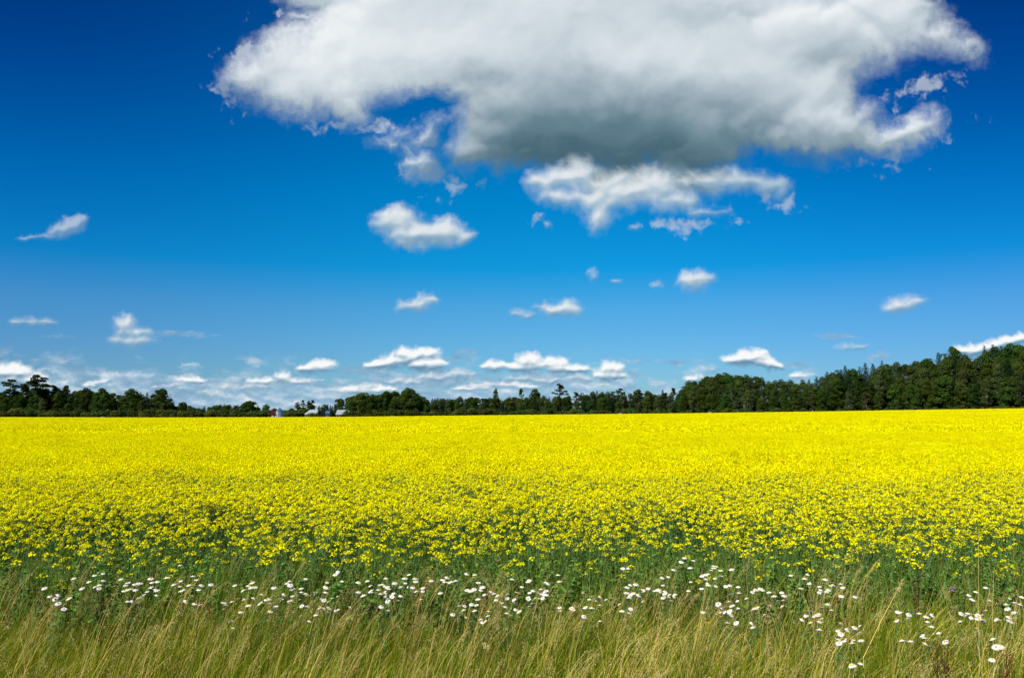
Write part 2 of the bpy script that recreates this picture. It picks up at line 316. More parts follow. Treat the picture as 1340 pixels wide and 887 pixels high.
# ------------------------------------------------------------------ materials
def material(name, col, col2=None, nscale=3.0, trans=0.0, rough=0.8, vary=0.25, hue=0.0, tone=True, coord='Object', spec=False, metal=0.0, bump=0.0, tcol=None, sheen=0):
    m = bpy.data.materials.new(name); m.use_nodes = True; t = m.node_tree; t.nodes.clear(); n = t.nodes; l = t.links
    def mk(k): return n.new(k)
    c = mk('ShaderNodeRGB'); c.outputs[0].default_value = (*col, 1); cur = c.outputs[0]
    if col2 is not None:
        tcn = mk('ShaderNodeTexCoord'); nz = mk('ShaderNodeTexNoise'); nz.inputs['Scale'].default_value = nscale; nz.inputs['Detail'].default_value = 4
        l.new(tcn.outputs[coord], nz.inputs['Vector'])
        mr = mk('ShaderNodeMapRange'); mr.inputs[1].default_value = 0.38; mr.inputs[2].default_value = 0.62; l.new(nz.outputs['Fac'], mr.inputs[0])
        mx = mk('ShaderNodeMix'); mx.data_type = 'RGBA'; l.new(mr.outputs[0], mx.inputs[0]); l.new(cur, mx.inputs[6]); mx.inputs[7].default_value = (*col2, 1); cur = mx.outputs[2]
    oi = mk('ShaderNodeObjectInfo')
    hs = mk('ShaderNodeHueSaturation'); l.new(cur, hs.inputs['Color'])
    mv = mk('ShaderNodeMapRange'); l.new(oi.outputs['Random'], mv.inputs[0]); mv.inputs[3].default_value = 1 - vary; mv.inputs[4].default_value = 1 + vary
    val = mv.outputs[0]
    if tone:
        at = mk('ShaderNodeAttribute'); at.attribute_name = 'tone'; mm = mk('ShaderNodeMath'); mm.operation = 'MULTIPLY'
        l.new(val, mm.inputs[0]); l.new(at.outputs['Fac'], mm.inputs[1]); val = mm.outputs[0]
    l.new(val, hs.inputs['Value'])
    if hue:
        r2 = mk('ShaderNodeMath'); r2.operation = 'MULTIPLY'; l.new(oi.outputs['Random'], r2.inputs[0]); r2.inputs[1].default_value = 7.31
        fr = mk('ShaderNodeMath'); fr.operation = 'FRACT'; l.new(r2.outputs[0], fr.inputs[0])
        mh = mk('ShaderNodeMapRange'); l.new(fr.outputs[0], mh.inputs[0]); mh.inputs[3].default_value = 0.5 - hue; mh.inputs[4].default_value = 0.5 + hue; l.new(mh.outputs[0], hs.inputs['Hue'])
    cur = hs.outputs[0]
    out = mk('ShaderNodeOutputMaterial')
    if spec:
        p = mk('ShaderNodeBsdfPrincipled'); l.new(cur, p.inputs['Base Color']); p.inputs['Roughness'].default_value = rough; p.inputs['Metallic'].default_value = metal; sh = p.outputs[0]
        bs = p
    else:
        d = mk('ShaderNodeBsdfDiffuse'); l.new(cur, d.inputs[0]); sh = d.outputs[0]; bs = d
        if sheen:
            gl = mk('ShaderNodeBsdfGlossy'); gl.inputs['Roughness'].default_value = 0.42; gl.inputs[0].default_value = (1, 1, 1, 1)
            ms_ = mk('ShaderNodeMixShader'); ms_.inputs[0].default_value = sheen; l.new(sh, ms_.inputs[1]); l.new(gl.outputs[0], ms_.inputs[2]); sh = ms_.outputs[0]
    if bump:
        tcn = mk('ShaderNodeTexCoord'); nz = mk('ShaderNodeTexNoise'); nz.inputs['Scale'].default_value = nscale * 3; nz.inputs['Detail'].default_value = 5
        l.new(tcn.outputs['Object'], nz.inputs['Vector']); bp = mk('ShaderNodeBump'); bp.inputs['Strength'].default_value = bump; l.new(nz.outputs['Fac'], bp.inputs['Height']); l.new(bp.outputs[0], bs.inputs['Normal'])
    if trans:
        tr = mk('ShaderNodeBsdfTranslucent'); l.new(cur, tr.inputs[0]); mxs = mk('ShaderNodeMixShader'); mxs.inputs[0].default_value = trans
        l.new(sh, mxs.inputs[1]); l.new(tr.outputs[0], mxs.inputs[2]); sh = mxs.outputs[0]
    l.new(sh, out.inputs[0]); return m
MT = {}
MT['soil'] = material('soil', (0.055, 0.040, 0.022), (0.035, 0.05, 0.015), 1.2, tone=False, coord='Generated', vary=0)
MT['soil'] = material('field_soil', (0.06, 0.045, 0.025), (0.04, 0.055, 0.018), 0.35, tone=False, vary=0)
MT['petal'] = material('rape_petal', (0.93, 0.86, 0.002), trans=0.30, vary=0.06, hue=0.006)
MT['rstem'] = material('rape_stem', (0.10, 0.19, 0.055), trans=0.15, vary=0.15)
MT['rleaf'] = material('rape_leaf', (0.10, 0.20, 0.045), trans=0.3, vary=0.25, hue=0.015, sheen=0.02)
MT['bud'] = material('rape_bud', (0.32, 0.40, 0.02), trans=0.2, vary=0.1)
MT['grass'] = material('green_grass', (0.17, 0.26, 0.014), trans=0.38, vary=0.3, hue=0.02)
MT['olive'] = material('olive_grass', (0.29, 0.30, 0.018), trans=0.32, vary=0.3, hue=0.02)
MT['straw'] = material('straw', (0.62, 0.48, 0.13), trans=0.28, vary=0.3, hue=0.012)
MT['seed'] = material('seed_head', (0.72, 0.59, 0.27), trans=0.3, vary=0.2)
MT['weed'] = material('weed_leaf', (0.125, 0.235, 0.038), trans=0.3, vary=0.3, hue=0.02, sheen=0.02)
MT['dpetal'] = material('daisy_petal', (0.82, 0.82, 0.80), trans=0.25, vary=0.05)
MT['dcent'] = material('daisy_centre', (0.72, 0.45, 0.02), vary=0.1)
MT['dock'] = material('dock_brown', (0.07, 0.03, 0.018), vary=0.1)
MT['rust'] = material('rust_dock', (0.13, 0.06, 0.03), trans=0.2, vary=0.1)
MT['thistle'] = material('thistle_purple', (0.34, 0.20, 0.42), trans=0.2, vary=0.1)
MT['gold'] = material('golden_flower', (0.62, 0.44, 0.02), trans=0.2, vary=0.1)
MT['bark'] = material('bark', (0.11, 0.085, 0.065), (0.06, 0.05, 0.04), 2.0, vary=0.2, tone=False)
MT['pinebark'] = material('pine_bark', (0.13, 0.075, 0.045), (0.06, 0.045, 0.035), 1.0, vary=0.2, tone=False)
MT['birchbark'] = material('birch_bark', (0.5, 0.48, 0.44), (0.10, 0.09, 0.08), 3.0, vary=0.1, tone=False)
def crown(nm, c, c2, hue=0.028, v=0.32): return material(nm, c, c2, 0.35, trans=0.22, vary=v, hue=hue)
MT['broad'] = crown('broadleaf_foliage', (0.052, 0.086, 0.014), (0.036, 0.066, 0.012))
MT['birch'] = crown('birch_foliage', (0.068, 0.092, 0.026), (0.048, 0.072, 0.02))
MT['pine'] = crown('pine_needles', (0.040, 0.066, 0.024), (0.030, 0.050, 0.020), 0.015)
MT['spruce'] = crown('spruce_needles', (0.028, 0.052, 0.020), (0.021, 0.040, 0.016), 0.012)
MT['bush'] = crown('bush_foliage', (0.072, 0.098, 0.020), (0.048, 0.075, 0.018), 0.03)

# ------------------------------------------------------------------ terrain
EDGE_PX = [(-300, 546.5), (0, 545.6), (200, 546.2), (330, 545.8), (450, 545.3), (700, 542.6), (900, 540.6), (1000, 539.3), (1100, 538.0), (1200, 536.2), (1340, 534.2), (1700, 531)]
EDGE_D = [(-300, 330), (0, 330), (345, 350), (500, 360), (880, 345), (960, 300), (1100, 270), (1340, 245), (1700, 220)]
CAN = 1.0                                              # crop height
_ux = np.array([ray(p, 541)[0] for p, _ in EDGE_PX]); _ev = np.array([ray(CX, y)[1] for _, y in EDGE_PX])
_dx = np.array([ray(p, 541)[0] for p, _ in EDGE_D]); _dd = np.array([d for _, d in EDGE_D], float)
def edge_y(u): return np.interp(u, _dx, _dd)
def ground_z(x, y):
    x = np.asarray(x, float); y = np.asarray(y, float)
    u = np.clip(x / np.maximum(y, 1.0), -0.9, 0.9); E = edge_y(u)
    ze = CAMZ + np.interp(u, _ux, _ev) * E - CAN
    t = np.clip((y - 25) / (E - 25), 0, 1.0); z = ze * t * t * (2 - t) / 1.0
    beyond = np.clip(y - E, 0, 600)
    hill = np.interp(u, [0.1, 0.25, 0.45, 0.64, 0.9], [0.0, 0.035, 0.085, 0.14, 0.14]) * np.clip(beyond, 0, 90)
    drop = -np.interp(u, [-0.36, -0.30, -0.15, 0.0], [0.0, 0.006, 0.006, 0.0]) * np.clip(beyond, 0, 300)
    return z + hill + drop
def gz(x, y): return float(ground_z(x, y))
ax = np.concatenate([-np.geomspace(6000, 400, 22), np.linspace(-380, 380, 130), np.geomspace(400, 6000, 22)])
ay = np.concatenate([-np.geomspace(3000, 5, 14), np.linspace(0, 30, 16)[1:], np.linspace(34, 520, 122), np.geomspace(530, 9000, 26)])
gx_, gy_ = np.meshgrid(ax, ay); gv = np.stack([gx_, gy_, ground_z(gx_, gy_)], -1).reshape(-1, 3)
nx, ny = len(ax), len(ay); ii, jj = np.meshgrid(np.arange(nx - 1), np.arange(ny - 1)); k0 = (jj * nx + ii).ravel()
gme = mesh('ground', gv, np.stack([k0, k0 + 1, k0 + nx + 1, k0 + nx], 1), mat=MT['soil'], smooth=True)
tag(obj('ground', gme), kind='structure')

# ------------------------------------------------------------------ scatter: one object whose geometry nodes place the copies
def scatter(name, protos, pos, rot, scl, idx, label, cat):
    """protos: list of meshes; pos (n,3), rot (n,3) euler, scl (n,), idx (n,)"""
    col = bpy.data.collections.new(name + '_kinds')
    for k, me in enumerate(protos):
        o = bpy.data.objects.new('%s_kind_%s' % (name, 'abcdefghijklmnopqrstuvwxyz'[k]), me); col.objects.link(o)
    me = bpy.data.meshes.new(name); n = len(pos); me.vertices.add(n); me.vertices.foreach_set('co', np.asarray(pos, np.float32).ravel())
    a = me.attributes.new('rot', 'FLOAT_VECTOR', 'POINT'); a.data.foreach_set('vector', np.asarray(rot, np.float32).ravel())
    a = me.attributes.new('scl', 'FLOAT', 'POINT'); a.data.foreach_set('value', np.asarray(scl, np.float32))
    a = me.attributes.new('kid', 'INT', 'POINT'); a.data.foreach_set('value', np.asarray(idx, np.int32))
    o = obj(name, me)
    g = bpy.data.node_groups.new(name + '_nodes', 'GeometryNodeTree')
    g.interface.new_socket('Geometry', in_out='INPUT', socket_type='NodeSocketGeometry')
    g.interface.new_socket('Geometry', in_out='OUTPUT', socket_type='NodeSocketGeometry')
    gi = g.nodes.new('NodeGroupInput'); go = g.nodes.new('NodeGroupOutput')
    ip = g.nodes.new('GeometryNodeInstanceOnPoints'); ci_ = g.nodes.new('GeometryNodeCollectionInfo')
    ci_.inputs['Collection'].default_value = col; ci_.inputs['Separate Children'].default_value = True; ci_.inputs['Reset Children'].default_value = True
    def na(nm, dt):
        q = g.nodes.new('GeometryNodeInputNamedAttribute'); q.data_type = dt; q.inputs['Name'].default_value = nm
        return [s_ for s_ in q.outputs if s_.enabled and s_.name == 'Attribute'][0]
    g.links.new(gi.outputs[0], ip.inputs['Points']); g.links.new(ci_.outputs[0], ip.inputs['Instance'])
    ip.inputs['Pick Instance'].default_value = True
    g.links.new(na('kid', 'INT'), ip.inputs['Instance Index'])
    g.links.new(na('rot', 'FLOAT_VECTOR'), ip.inputs['Rotation']); g.links.new(na('scl', 'FLOAT'), ip.inputs['Scale'])
    g.links.new(ip.outputs[0], go.inputs[0])
    md = o.modifiers.new('scatter', 'NODES'); md.node_group = g
    tag(o, label, cat, kind='stuff'); return o

# ================================================================== trees
def leaf_lobes(g, lobes, rng, per, size, up=0.4, shell=(0.72, 1.02), squash=0.85):
    for (c, r) in lobes:
        n = int(per * r * r); d = rng.normal(size=(n, 3)); d /= np.linalg.norm(d, axis=1)[:, None]
        d[:, 2] = np.where(d[:, 2] < -0.45, -d[:, 2], d[:, 2])
        rr = r * rng.uniform(shell[0], shell[1], n)[:, None]; p = np.asarray(c) + d * rr * np.array([1, 1, squash])
        cards(g, p, rng.uniform(0.7, 1.3, n) * size, rng, up=up, nrm=d * 0.9, spread=0.6, tone=rng.uniform(0.72, 1.28, n) * rng.uniform(0.85, 1.15))
def broad(seed, H=14, Wd=10, base=0.0, nl=52, size=0.52, per=86, pinch=0.0):
    rng = np.random.RandomState(seed); lobes = []
    z0 = H * base; zc = (z0 + H) / 2; hz = (H - z0) / 2
    for k in range(nl):
        t = rng.uniform(-0.95, 0.9); rad = math.sqrt(1 - t * t * 0.9) * (1 - pinch * max(t, 0)) * rng.uniform(0.45, 0.92)
        a = rng.uniform(0, 2 * math.pi); r = rng.uniform(0.09, 0.19) * Wd
        lobes.append(((math.cos(a) * rad * Wd / 2 * 0.8, math.sin(a) * rad * Wd / 2 * 0.8, zc + t * (hz - r * 0.5)), r))
    lobes.append(((rng.uniform(-.1, .1) * Wd, 0, H - Wd * 0.13), Wd * 0.15)); lobes.append(((0, 0, zc), Wd * 0.27)); lobes.append(((0, 0, zc + hz * .45), Wd * 0.2))
    g = Geo(); leaf_lobes(g, lobes, rng, per * (10 / Wd) ** 1.2, size)
    # stray sprays break the outline
    n = 420; d = rng.normal(size=(n, 3)); d /= np.linalg.norm(d, axis=1)[:, None]; d[:, 2] = abs(d[:, 2])
    cards(g, d * np.array([Wd / 2, Wd / 2, hz]) * rng.uniform(0.85, 1.06, n)[:, None] + (0, 0, zc), size * 0.7, rng)
    t = Geo(); tube(t, [(0, 0, -0.4), (0.05, 0, H * .2), (0.1, 0.1, H * .5), (0, 0, H * .8)], [H * .014, H * .011, H * .007, H * .002], 6)
    for c, r in lobes[:9]: tube(t, [(0, 0, c[2] * 0.45 + 0.5), (c[0] * .5, c[1] * .5, c[2] * .75), c], [H * .007, H * .005, H * .002], 4)
    return g, t
def pine(seed, H=18, Wd=8, bare=0.36, nb=26, size=0.6):
    rng = np.random.RandomState(seed); g = Geo(); t = Geo(); lean = rng.uniform(-.6, .6, 2)
    P_ = lambda z: (lean[0] * (z / H) ** 2, lean[1] * (z / H) ** 2, z)
    tube(t, [(0, 0, -.4), P_(H * .3), P_(H * .6), P_(H * .97)], [H * .018, H * .014, H * .010, H * .003], 6)
    lob = []
    for k in range(nb):
        f = rng.uniform(bare, 0.97); a = rng.uniform(0, 6.28); ln = Wd / 2 * rng.uniform(0.35, 1.0) * math.sin(math.pi * min(1, (f - bare) / (1 - bare) * 0.72 + 0.25)) + .3
        s_ = P_(H * f); e = (s_[0] + math.cos(a) * ln, s_[1] + math.sin(a) * ln, s_[2] + ln * rng.uniform(0.05, 0.4))
        tube(t, [s_, e], [H * .006, H * .002], 4); lob.append((e, rng.uniform(0.8, 1.5) * Wd / 8))
        if ln > 1.8: lob.append((((s_[0] + e[0]) / 2, (s_[1] + e[1]) / 2, (s_[2] + e[2]) / 2 + .2), rng.uniform(0.7, 1.1) * Wd / 8))
    lob.append((P_(H * .95), 1.2 * Wd / 8)); lob.append((P_(H * .86), 1.3 * Wd / 8))
    leaf_lobes(g, lob, rng, 64, size, squash=0.6, shell=(0.4, 1.1)); return g, t
def spruce(seed, H=18, Wd=7.5, size=0.75, low=0.03):
    rng = np.random.RandomState(seed); g = Geo(); t = Geo(); tube(t, [(0, 0, -.4), (0, 0, H * .5), (0, 0, H)], [H * .015, H * .008, .02], 6)
    z = H * low
    while z < H * 0.985:
        f = z / H; R = Wd / 2 * (1 - f) ** 0.62 * (0.55 + 0.45 * min(1, f * 8)) * rng.uniform(0.85, 1.1) + 0.12; nb = max(4, int(9 * (1 - f) + 3))
        a0 = rng.uniform(0, 6.28)
        for b in range(nb):
            a = a0 + b * 2 * math.pi / nb + rng.uniform(-.2, .2); r = R * rng.uniform(0.75, 1.15); n = max(4, int(r * 9)); s_ = rng.uniform(0.15, 1, n)
            droop = -0.32 * r * s_ ** 1.4 + 0.08 * r * np.maximum(s_ - .8, 0)
            p = np.stack([np.cos(a) * r * s_, np.sin(a) * r * s_, z + droop], 1) + rng.normal(size=(n, 3)) * .1
            cards(g, p, size * rng.uniform(.75, 1.25, n) * (0.7 + .4 * (1 - f)), rng, up=.6, spread=.5, asp=.6)
        z += H * 0.026 + 0.02
    return g, t
def bush(seed, H=4, Wd=6, size=0.4):
    rng = np.random.RandomState(seed); lobes = []
    for k in range(11): lobes.append(((rng.uniform(-.36, .36) * Wd, rng.uniform(-.3, .3) * Wd, rng.uniform(.18, .72) * H), rng.uniform(.14, .24) * Wd))
    g = Geo(); leaf_lobes(g, lobes, rng, 60, size*1.2); t = Geo()
    for k in range(4): a = rng.uniform(0, 6.28); tube(t, [(0, 0, -.3), (math.cos(a) * Wd * .2, math.sin(a) * Wd * .2, H * .6)], [.09, .03], 4)
    return g, t
KIND = {}
def reg(kind, fn, seeds, mat, bark, H):
    for s_ in seeds:
        g, t = fn(s_); KIND.setdefault(kind, []).append((g.build('crown', MT[mat]), t.build('trunk', MT[bark], True), H))
reg('broadleaf_tree', lambda s_: broad(s_), (1, 2, 3, 4), 'broad', 'bark', 14)
reg('tall_tree', lambda s_: broad(s_, 16, 8, .02, 52, .50, 80, .35), (11, 12, 13), 'broad', 'bark', 16)
reg('birch_tree', lambda s_: broad(s_, 15, 6.8, .03, 46, .42, 70, .5), (21, 22, 23), 'birch', 'birchbark', 15)
reg('pine_tree', lambda s_: pine(s_), (31, 32, 33, 34), 'pine', 'pinebark', 18)
reg('spruce_tree', lambda s_: spruce(s_), (41, 42, 43), 'spruce', 'bark', 18)
reg('bush', lambda s_: bush(s_), (51, 52, 53, 54), 'bush', 'bark', 4)
RT = np.random.RandomState(99)
def tree(kind, px, top, dist, wf=1.0, label=None, group=None, cat=None, var=None, y_base_px=None):
    """px, top: where its tip shows; dist: metres away. It stands on the ground at its own real size."""
    u, v = ray(px, top); x = u * dist; zt = CAMZ + v * dist; z0 = gz(x, dist); H = max(1.5, zt - z0)
    cr, tr, H0 = KIND[kind][RT.randint(len(KIND[kind])) if var is None else var]
    s_ = H / H0; o = bpy.data.objects.new(kind, None); C.objects.link(o); o.location = (x, dist, z0 - 0.1); o.rotation_euler = (0, 0, RT.uniform(0, 6.28))
    w_ = s_ * wf * RT.uniform(0.92, 1.08); 
    if kind in ('pine_tree', 'spruce_tree', 'birch_tree', 'tall_tree'): w_ = w_ * 0.75 + 0.25 * wf
    o.scale = (w_, w_, s_)
    c = obj('crown', cr, o); t = obj('trunk', tr, o)
    tag(o, label, cat or {'bush': 'bush'}.get(kind, 'tree'), group); return o

LINE = [(-260, 500), (-120, 505), (0, 512), (30, 511), (60, 506), (95, 511), (113, 510), (134, 511), (150, 514), (185, 511), (200, 516), (216, 514), (224, 529), (245, 529), (262, 532), (283, 529), (308, 527), (325, 527), (340, 530), (352, 532), (365, 535), (385, 531), (400, 529), (430, 529),
        (450, 528), (460, 517), (488, 516), (505, 514), (520, 512), (545, 514), (556, 520), (600, 519), (615, 517), (640, 519), (690, 519), (740, 516), (770, 512), (800, 511), (850, 512), (870, 514), (884, 515), (892, 503), (910, 495), (930, 490), (960, 488), (985, 489),
        (1010, 496), (1025, 498), (1050, 498), (1065, 491), (1085, 484), (1105, 478), (1130, 476), (1155, 474), (1180, 473), (1200, 470), (1215, 464), (1240, 459), (1260, 457), (1275, 470), (1285, 466), (1300, 455), (1320, 453), (1340, 453), (1420, 448), (1600, 440)]
def line_top(px): return float(np.interp(px, [a for a, b in LINE], [b for a, b in LINE]))
SECT = [(-400, 222, 'left wood'), (222, 345, 'low dark wood'), (345, 458, 'farm'), (458, 560, 'olive clump'), (560, 888, 'middle wood'), (888, 1040, 'rounded wood'), (1040, 2000, 'hillside wood')]
def sect(px):
    for a, b, n_ in SECT:
        if a <= px < b: return n_
MIX = {'left wood': (['tall_tree', 'pine_tree', 'broadleaf_tree', 'spruce_tree'], [.42, .05, .38, .15]), 'low dark wood': (['broadleaf_tree', 'spruce_tree', 'tall_tree'], [.4, .3, .3]),
       'farm': (['spruce_tree', 'birch_tree', 'broadleaf_tree'], [.5, .2, .3]), 'olive clump': (['broadleaf_tree'], [1.]), 'middle wood': (['birch_tree', 'tall_tree', 'pine_tree', 'broadleaf_tree', 'spruce_tree'], [.30, .20, .04, .22, .24]),
       'rounded wood': (['broadleaf_tree', 'birch_tree', 'tall_tree'], [.45, .35, .2]), 'hillside wood': (['tall_tree', 'birch_tree', 'spruce_tree', 'pine_tree'], [.34, .28, .38, .0])}
WHERE = {'left wood': 'in the left wood', 'low dark wood': 'in the low wood left of the silo', 'farm': 'behind the distant farm', 'olive clump': 'in the olive clump by the farm',
         'middle wood': 'in the long low middle wood', 'rounded wood': 'in the rounded wood right of middle', 'hillside wood': 'in the dark hillside wood at the right'}
LOOK = {'tall_tree': 'tall dark green leafy tree', 'pine_tree': 'dark open crowned pine', 'broadleaf_tree': 'round crowned green leafy tree', 'spruce_tree': 'pointed dark green spruce', 'birch_tree': 'slender grey green birch', 'bush': 'low green bush'}
def wood(row, px, top, dist, wf=1.0, kind=None):
    sc_ = sect(px)
    if kind is None: ks, ps = MIX[sc_]; kind = RT.choice(ks, p=ps)
    pos = {'back': 'at the back', 'mid': 'half way down', 'front': 'low in front', 'edge': 'beside the crop'}[row]
    lb = '%s %s %s' % (LOOK[kind], pos, WHERE[sc_]); gp = '%ss %s %s' % (LOOK[kind], row, WHERE[sc_])
    return tree(kind, px, top, dist, wf, lb, gp)
NOTE = []      # the trees one can single out: kind, px, top, distance offset, width, variant, label
NOTE += [('pine_tree', 13, 496, 8, 1.1, 0, 'leaning dark pine above the wood at the far left edge'), ('pine_tree', 50, 490, 6, 1.5, 1, 'tallest pine with a broad layered crown at the left end of the wood'),
  ('pine_tree', 31, 503, 9, 1.0, 2, 'thin sparse pine between the two tallest pines at the left'), ('pine_tree', 72, 504, 8, 1.0, 3, 'flat topped pine just right of the tallest left pine'), ('pine_tree', 86, 504, 8, .9, 0, 'windswept pine with a crown bent to the right at the left wood'),
  ('tall_tree', 113, 507, 6, 1.0, 0, 'dark round topped tree left of the densest tree in the left wood'), ('broadleaf_tree', 134, 507, 6, .9, 1, 'dense dark dome shaped tree in the middle of the left wood'), ('tall_tree', 172, 508, 6, 1.4, 1, 'wide dark tree with a flat top right of the dome shaped tree'),
  ('tall_tree', 211, 508, 4, 1.35, 2, 'big black green tree closing the left wood on its right'), ('spruce_tree', 227, 525, 20, 1, 0, 'small pointed spruce just right of the big black green tree'), ('broadleaf_tree', 240, 525.5, 4, .9, 2, 'small rounded tree beside the pointed spruce at the gap'),
  ('broadleaf_tree', 327, 524, 6, 1.5, 3, 'wide black green tree left of the red roofed barn'), ('birch_tree', 349, 528, 60, 1.3, 1, 'lighter tree rising behind the red roofed barn'),
  ('broadleaf_tree', 475, 513, 4, 1.15, 0, 'olive brown tree right of the farm, leftmost of the olive clump'), ('broadleaf_tree', 506, 511, 6, .9, 2, 'dark olive tree in the middle of the olive clump'), ('broadleaf_tree', 534, 507, 5, 1.0, 3, 'tall lit tree with a leaning top in the olive clump'),
  ('tall_tree', 649, 508, 25, .55, 1, 'narrow column shaped tree sticking out of the middle wood'), ('pine_tree', 682, 509, 25, .5, 2, 'very thin pine above the middle wood'), ('broadleaf_tree', 700, 508, 20, .7, 1, 'round headed tree above the middle wood right of the thin pine'),
  ('pine_tree', 733, 502, 15, .9, 3, 'tall pine on a bare trunk above the middle wood'), ('pine_tree', 811, 508, 10, .9, 0, 'pine with a ragged crown at the right of the middle wood'), ('pine_tree', 836, 509, 10, .9, 1, 'flat crowned pine beside the ragged one in the middle wood'),
  ('birch_tree', 850, 513, 12, .8, 2, 'small pale tree left of the narrow spruce before the rounded wood'), ('spruce_tree', 867, 509, 12, .9, 1, 'narrow spruce standing alone left of the rounded wood'), ('pine_tree', 881, 508, 14, .5, 2, 'thin pine just left of the rounded wood'),
  ('spruce_tree', 1288, 451, 18, .8, 1, 'dark pointed spruce breaking the ridge of the hillside wood'), ('spruce_tree', 1299, 450, 18, .8, 2, 'second dark spruce right of the pointed one on the ridge'), ('broadleaf_tree', 1324, 449, 18, .8, 3, 'broad dark tree on the ridge at the far right'),
  ('tall_tree', 1248, 453, 16, .8, 0, 'rounded light green tree on the ridge of the hillside wood'), ('spruce_tree', 1154, 471, 22, .9, 0, 'small pointed spruce on the lower ridge of the hillside wood'), ('birch_tree', 1208, 480, 6, 1.2, 0, 'pale grey green birch in the face of the hillside wood'),
  ('broadleaf_tree', 1322, 492, 4, 1.1, 1, 'bright green tree low in the hillside wood at the right')]
for kind, px, top, dd, wf, var, lb in NOTE:
    u = ray(px, 541)[0]; tree(kind, px, top, float(edge_y(u)) + 8 + dd, wf, lb, None, var=var)
px = -230.0
while px < 1560:
    u = ray(px, 541)[0]; E = float(edge_y(u)); sc_ = sect(px)
    lo = line_top(px); hgt = 543 - lo
    if sc_ == 'farm':
        wood('back', px, lo + RT.uniform(-2, 3), 640 + RT.uniform(0, 40), 1.0)
        px += RT.uniform(6, 10); continue
    step = 8.5 + hgt * 0.06
    jit = 1.5 + hgt * 0.05
    wood('back', px, lo + RT.uniform(-jit * .5, jit * 1.2), E + 22 + RT.uniform(0, 8), 1.0)
    if RT.rand() < .6: wood('back', px + RT.uniform(2, 5), lo + hgt * RT.uniform(.03, .16), E + 19, .95, kind=RT.choice(['spruce_tree', 'birch_tree', 'tall_tree']))
    px += step * .74 * RT.uniform(.75, 1.15)
px = -220.0
while px < 1540:
    u = ray(px, 541)[0]; E = float(edge_y(u)); sc_ = sect(px)
    if sc_ == 'farm': px += 5; continue
    lo = line_top(px); hgt = 543 - lo
    wood('mid', px, lo + hgt * RT.uniform(.12, .36), E + 14 + RT.uniform(-2, 3), 0.95)
    px += (9 + hgt * 0.09) * RT.uniform(.75, 1.25)
px = -220.0
while px < 1540:
    u = ray(px, 541)[0]; E = float(edge_y(u)); sc_ = sect(px)
    if sc_ == 'farm': px += 5; continue
    lo = line_top(px); hgt = 543 - lo
    wood('front', px, lo + hgt * RT.uniform(.36, .68), E + 7 + RT.uniform(-1, 2), 1.0, kind=RT.choice(['broadleaf_tree', 'birch_tree', 'broadleaf_tree', 'tall_tree']))
    px += (11 + hgt * 0.10) * RT.uniform(.75, 1.3)
px = -200.0
while px < 1500:
    u = ray(px, 541)[0]; E = float(edge_y(u)); sc_ = sect(px)
    if sc_ == 'farm': px += 5; continue
    lo = line_top(px); hgt = 543 - lo
    wood('edge', px, 541 - RT.uniform(3, 8) - hgt * .04, E + 2.5 + RT.uniform(0, 2), RT.uniform(.9, 1.3), kind='bush')
    px += 11 * RT.uniform(.7, 1.4)

# ------------------------------------------------------------------ the farm, far behind the crop
FM = {}
FM['white'] = material('white_boards', (0.60, 0.60, 0.58), (0.50, 0.50, 0.49), 2, tone=False, vary=0); FM['grey'] = material('weathered_boards', (0.20, 0.20, 0.19), (0.14, 0.14, 0.13), 2, tone=False, vary=0); FM['red'] = material('red_roof', (0.055, 0.016, 0.013), (0.04, 0.013, 0.011), 1.5, tone=False, vary=0)
FM['pale'] = material('pale_sheet_roof', (0.30, 0.33, 0.35), (0.24, 0.27, 0.29), 1.5, tone=False, vary=0); FM['steel'] = material('silo_steel', (0.42, 0.50, 0.56), None, spec=True, rough=.4, metal=.4, tone=False, vary=0)
FM['blue'] = material('dark_blue_roof', (0.03, 0.09, 0.17), None, spec=True, rough=.5, tone=False, vary=0); FM['dark'] = material('dark_opening', (0.03, 0.028, 0.026), tone=False, vary=0)
FM['stone'] = material('field_stone', (0.20, 0.19, 0.17), (0.13, 0.125, 0.115), 2.5, tone=False, vary=.15, bump=.4)
def at_px(px, d): u = ray(px, 541)[0]; x = u * d; return x, d, gz(x, d)
